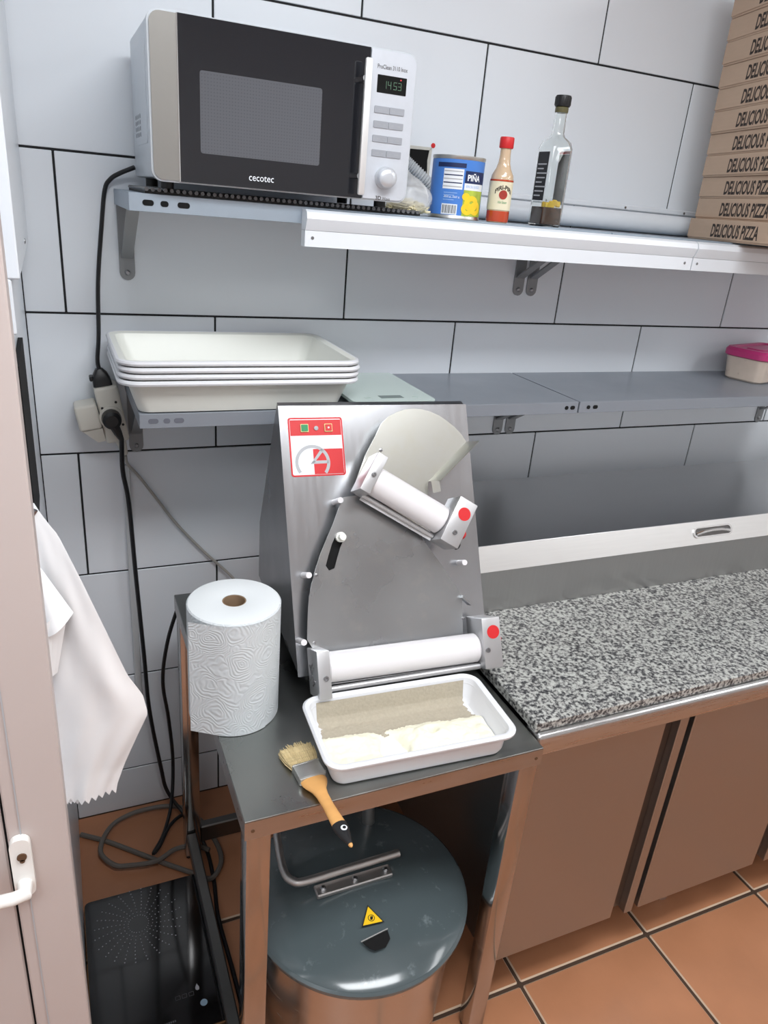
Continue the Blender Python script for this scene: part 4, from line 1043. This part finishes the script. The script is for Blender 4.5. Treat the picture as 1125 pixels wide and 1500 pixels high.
def brush():
    ang = math.atan2(-.959 + .741, -.004 + .022)
    M = Matrix.Translation((-.0215, -.741, TZ)) @ Matrix.Rotation(ang, 4, 'Z')      # local x runs from the bristle tip to the handle end
    t = thing('pastry_brush', 'wide bristle brush with wooden handle lying over the table edge', 'brush', M=M)
    def wb(b): b.bm.transform(M); return b
    b = B(); rng = random.Random(3)
    for k in range(260):
        s = rng.uniform(-1, 1); zt = rng.uniform(-1, 1); x1 = .052
        tip = Vector((rng.uniform(-.006, .006) + .010 * abs(s) ** 2 , s * .0285 + rng.uniform(-.002, .002), .007 + zt * .004)); root = Vector((x1, s * .0205, .0075 + zt * .0045))
        b.tube([root, (root + tip) / 2 + Vector((0, s * .0015, 0)), tip], [.0011, .0011, .0004], 4, cap=False)
    b.loft([[Vector((x, y * w, .0072 + z)) for y, z in ((-1, -.003), (1, -.003), (1, .003), (-1, .003))] for x, w in ((.006, .026), (.03, .023), (.052, .0205))])
    obj('bristles', wb(b), M_BRIST, t, kind='stuff')
    obj('ferrule', wb(B().box((.047, -.0220, .0005), (.083, .0220, .0150), .003, 2).box((.0500, -.0222, .0003), (.0512, .0222, .0153)).box((.0780, -.0222, .0003), (.0792, .0222, .0153))), M_TIN, t)
    def hr(x, w, h, n=16): return [Vector((x, w * math.cos(2 * PI * k / n), .0078 + h * math.sin(2 * PI * k / n))) for k in range(n)]
    prof = [(.0825, .0205, .0066), (.088, .0208, .0068), (.096, .0180, .0066), (.106, .0120, .0064), (.118, .0095, .0062), (.140, .0088, .0062), (.160, .0095, .0064), (.178, .0108, .0066)]
    obj('handle', wb(B().loft([hr(*q) for q in prof])), M_WOOD, t)
    tip = obj('painted_tip', wb(B().loft([hr(*q) for q in ((.1782, .0112, .0069), (.188, .0112, .0068), (.200, .0085, .0060), (.211, .0048, .0042), (.2165, .0035, .0032))])), M_BLACKP, t)
    obj('bare_wood_point', wb(B().loft([hr(*q) for q in ((.2167, .0034, .0031), (.2195, .0028, .0026), (.2215, .0012, .0012))])), M_WOOD, t)
    E = M @ Matrix.Translation((.1915, .0015, .0135))
    ey = obj('stick_on_eye', B().lathe([(.0048, 0), (.0048, .001), (.003, .002)], 18, E), M_WPRINT, t)
    obj('pupil', B().lathe([(.0026, .0020), (.0022, .0028)], 12, E @ Matrix.Translation((.0008, 0, 0))), M_BLACKP, ey)
brush()

# ------------------------------------------------------------------ drum machine under the table
def peeler():
    cx, cy = .136, -.708
    t = thing('steel_drum', 'round steel drum with dark domed lid under the table', 'drum', (cx, cy, 0))
    T = Matrix.Translation((cx, cy, 0))
    obj('body', B().lathe([(.170, .0005), (.182, .012), (.186, .04), (.197, .325)], 72, T), M_DRUM, t)
    obj('rim_band', B().lathe([(.1975, .3255), (.2120, .330), (.2165, .338), (.2165, .345), (.212, .349), (.200, .350)], 72, T, False, False), M_LIDG, t)
    lid = obj('lid', B().lathe([(.2115, .3492), (.205, .353), (.190, .3580), (.165, .3660), (.13, .3760), (.09, .3850), (.05, .3900), (.02, .3915)], 72, T), M_LIDG, t)
    # lock bar bent from tube, its bolted plate and the post behind
    bar = obj('lock_bar', B().tube(smooth([(.006, -.50, .455), (.003, -.56, .432), (-.006, -.640, .4115), (-.0075, -.680, .4075), (.002, -.700, .4065), (.022, -.7085, .4065), (.10, -.7075, .4065), (.219, -.7060, .4065)], 6), .0080, 12), M_BARS, t)
    obj('bolt_plate', B().box((.038, -.742, .3895), (.192, -.716, .3995), .002), M_BARS, bar)
    for x in (.052, .116, .180): obj('bolt', B().lathe([(.006, 0), (.006, .004), (.003, .006)], 8, Matrix.Translation((x, -.730, .3997))), M_SCREW, bar)
    obj('post', B().cyl((.205, -.585, .374), (.200, -.560, .56), .013, n=16), M_BARS, t)
    S = frame((.120, -.806, .3874), (math.cos(-.10), math.sin(-.10), 0), Vector((0, 1, .10)))
    st = obj('warning_sticker', B().prism([(-.021, -.014), (.021, -.014), (.0, .024)], .0006, S), M_BLACKP, t)
    obj('yellow_field', B().prism([(-.0185, -.0125), (.0185, -.0125), (.0, .0205)], .0003, S, .0006), M_YEL, st)
    obj('hand_symbol', B().prism(circle(0, -.002, .0065, 16), .0002, S, .0009), M_BLACKP, st)
    obj('hand_inner', B().prism(circle(0, -.002, .0052, 16), .0002, S, .0011).prism([(-.0105, -.0085), (-.0095, -.0085), (-.0095, -.0045), (-.0105, -.0045)], .0002, S, .0009), M_YEL, st)
    obj('hand_icon', B().prism([(-.003, -.0055), (.001, -.006), (.0035, -.001), (.002, .0025), (.0005, -.0005), (-.001, .002), (-.002, -.001)], .0002, S, .0013), M_BLACKP, st)
    S2 = frame((.115, -.850, .3805), (math.cos(.06), math.sin(.06), 0), Vector((0, 1, .17)))
    obj('peep_hole', B().prism([(-.026, .008), (.026, .012), (.024, -.004), (.010, -.014), (-.010, -.013), (-.018, -.006)], .0008, S2), M_HOLE, t)
    obj('hole_edge', B().prism([(-.028, .0085), (.027, .0125), (.027, .0145), (-.028, .0105)], .0022, S2), M_BARS, t)
M_BARS = mat('dull_grey_steel', (0.62, 0.61, 0.60, 1), 0.42, metal=1.0, var=0.08)
M_DRUM = mat('drum_steel', (0.62, 0.60, 0.58, 1), 0.24, metal=1.0, var=0.06, nscale=6, stretch=(1, 1, 6), rvar=0.04)
peeler()

# ------------------------------------------------------------------ induction hob on the floor
def hob():
    x0, x1, y0, y1, z = -.372, -.114, -.690, -.322, .055
    t = thing('induction_hob', 'portable black glass induction hob lying on the floor', 'hob', ((x0 + x1) / 2, (y0 + y1) / 2, 0))
    T = Matrix.Identity(4)
    obj('body', B().box((x0 + .006, y0 + .006, .008), (x1 - .006, y1 - .006, z - .0062), .004), M_BLACKP, t)
    obj('frame', B().prism(rrect(x0, x1, y0, y1, .012), .003, T, z - .0060), mat('gold_edge', srgb(150, 118, 84), 0.35, metal=0.6), t)
    g = obj('glass_top', B().prism(rrect(x0 + .001, x1 - .001, y0 + .001, y1 - .001, .011), .003, T, z - .0029), M_GLASSB, t)
    b = B(); c = (-.262, -.415)
    for k in range(24):
        a = 2 * PI * k / 24 + .02 * math.sin(k)
        for j in range(9):
            rr = .022 + .0088 * j; b.prism(circle(c[0] + rr * math.cos(a + .015 * j), c[1] + rr * math.sin(a + .015 * j), .0011 + .00006 * j, 6), .0002, T, z + .0002)
    obj('dot_pattern', b, M_PRINTW, g, kind='stuff')
    obj('power_key', B().prism(circle(-.157, -.640, .0072, 20), .0002, T, z + .0002), mat('pale_blue_key', srgb(120, 140, 156), 0.4), g)
    b = B()
    for i, x in enumerate((-.205, -.192, -.178)):
        for q in ((x - .005, x + .005, -.618, -.6172), (x - .005, x + .005, -.6102, -.6094), (x - .005, x - .0042, -.618, -.6094), (x + .0042, x + .005, -.618, -.6094)): b.prism([(q[0], q[2]), (q[1], q[2]), (q[1], q[3]), (q[0], q[3])], .0002, T, z + .0002)
    for i in range(12): b.prism([(-.262 + .004 * i, -.660), (-.2595 + .004 * i, -.660), (-.2595 + .004 * i, -.656), (-.262 + .004 * i, -.656)], .0002, T, z + .0002)
    n = 18
    obj('key_icons', b, M_PRINTD, g)
    fl = [(-.168, -.608), (-.1645, -.6105), (-.1610, -.609), (-.1605, -.604), (-.163, -.599), (-.1640, -.5955), (-.1665, -.600), (-.1685, -.604)]
    obj('flame_icon', B().prism(fl, .0002, T, z + .0002), M_PRINTW, g)
    for fx in (x0 + .03, x1 - .03):
        for fy in (y0 + .03, y1 - .03): obj('foot', B().cyl((fx, fy, .0004), (fx, fy, .0085), .012, n=10), M_BLACKP, t)
M_PRINTD = mat('dim_print', srgb(70, 70, 74), 0.6)
hob()

# ------------------------------------------------------------------ refrigerated counter, granite, topping unit
def counter():
    x0, x1 = .390, 2.36
    t = thing('steel_counter', 'stainless steel cupboard counter with doors along the right', 'counter', (x0, -.42, 0))
    obj('carcass', B().box((x0, -.800, .165), (x1, -.012, .735), .002), M_CARC, t)
    obj('top_strip', B().box((x0, -.8445, .716), (x1, -.801, .7635), .008, 3), M_STEELH, t)
    xs = [x0 + .002, .790, 1.233, 1.676, 2.119]
    for i, xa in enumerate(xs):
        xb = (.7125 if i == 0 else min(xa + .366, x1))
        if xb - xa < .05: continue
        d = obj('door', B().box((xa, -.8285, .160), (xb, -.801, .7145), .002), M_DOORS, t)
        if xb < x1 - .08:
            obj('grip_channel', B().box((xb + .002, -.812, .168), (xb + .036, -.8005, .7140)), M_CHAN, t)
            obj('stile', B().box((xb + .0365, -.8300, .160), (xb + .0590, -.8005, .7140), .0015), M_DOORS, t)
            obj('door_seal', B().box((xb + .0595, -.815, .165), (xb + .0755, -.8005, .7140)), M_BLACK, t)
    for x in (.46, 1.0, 1.6, 2.25):
        for y in (-.72, -.10): obj('leg', B().tube([(x, y, .0006), (x, y, .02), (x, y, .164)], [.022, .019, .019], 14), M_STEEL, t)
    solo('granite_worktop', B().box((.388, -.8335, .7640), (x1, -.012, .7850), .002), M_GRAN, 'speckled grey granite worktop on the steel counter', 'worktop', origin=(1.3, -.42, .764))
M_CARC = mat('carcass_steel', (0.30, 0.30, 0.30, 1), 0.35, metal=1.0, var=0.05)
M_CHAN = mat('dark_channel_steel', (0.16, 0.155, 0.15, 1), 0.35, metal=1.0, var=0.05)
counter()

def topping():
    x0, x1 = .452, 2.20
    t = thing('topping_unit', 'long steel topping unit with closed lid on the granite worktop', 'topping unit', (x0, -.27, .785))
    X = frame((x0, 0, 0), (0, 1, 0), (0, 0, 1)); Wd = x1 - x0
    obj('case', B().prism([(-.478, .7855), (-.478, .886), (-.47, .8885), (-.105, .8885), (-.105, .7855)], Wd, X), M_STEELC, t)
    lid = obj('lid', B().prism([(-.4575, .9370), (-.4560, .9385), (-.098, .9385), (-.098, .9285), (-.44, .9285)], Wd, X), M_STEELT, t)
    obj('lid_front', B().prism([(-.4840, .8895), (-.4575, .9382), (-.4555, .9378), (-.4805, .8895)], Wd, X), M_STEELF, t)
    d = Vector((.0265, .0487)).normalized()
    Fm = frame((1.13, -.4840 + .0265 * .52, .8895 + .0487 * .52), (1, 0, 0), (0, d.x, d.y))
    h = obj('handle_recess', B().prism(rrect(-.062, .062, -.012, .012, .011), .0010, Fm, .0002), M_CHAN, t)
    rim_o = rrect(-.064, .064, -.0135, .0135, .0125); rim_i = rrect(-.059, .059, -.0100, .0100, .0095)
    b = B()
    for i in range(len(rim_o)):
        j = (i + 1) % len(rim_o); b.prism([rim_o[i], rim_o[j], rim_i[j], rim_i[i]], .0022, Fm, .0004)
    obj('recess_rim', b, M_CHROME, h)
    obj('grip', B().tube(smooth([Fm @ Vector(q) for q in ((-.056, -.004, .002), (-.03, .001, .005), (0, .0025, .006), (.03, .001, .005), (.056, -.004, .002))], 5), .0042, 8), M_CHROME, h)
M_STEELC = mat('case_steel', (0.50, 0.50, 0.50, 1), 0.38, metal=1.0, var=0.08, nscale=10, stretch=(20, 1, 1), rvar=0.05)
M_STEELF = mat('bright_lid_edge', (0.86, 0.86, 0.85, 1), 0.34, metal=1.0, var=0.04, nscale=10, stretch=(1, 20, 20))
topping()

bpy.context.view_layer.update()
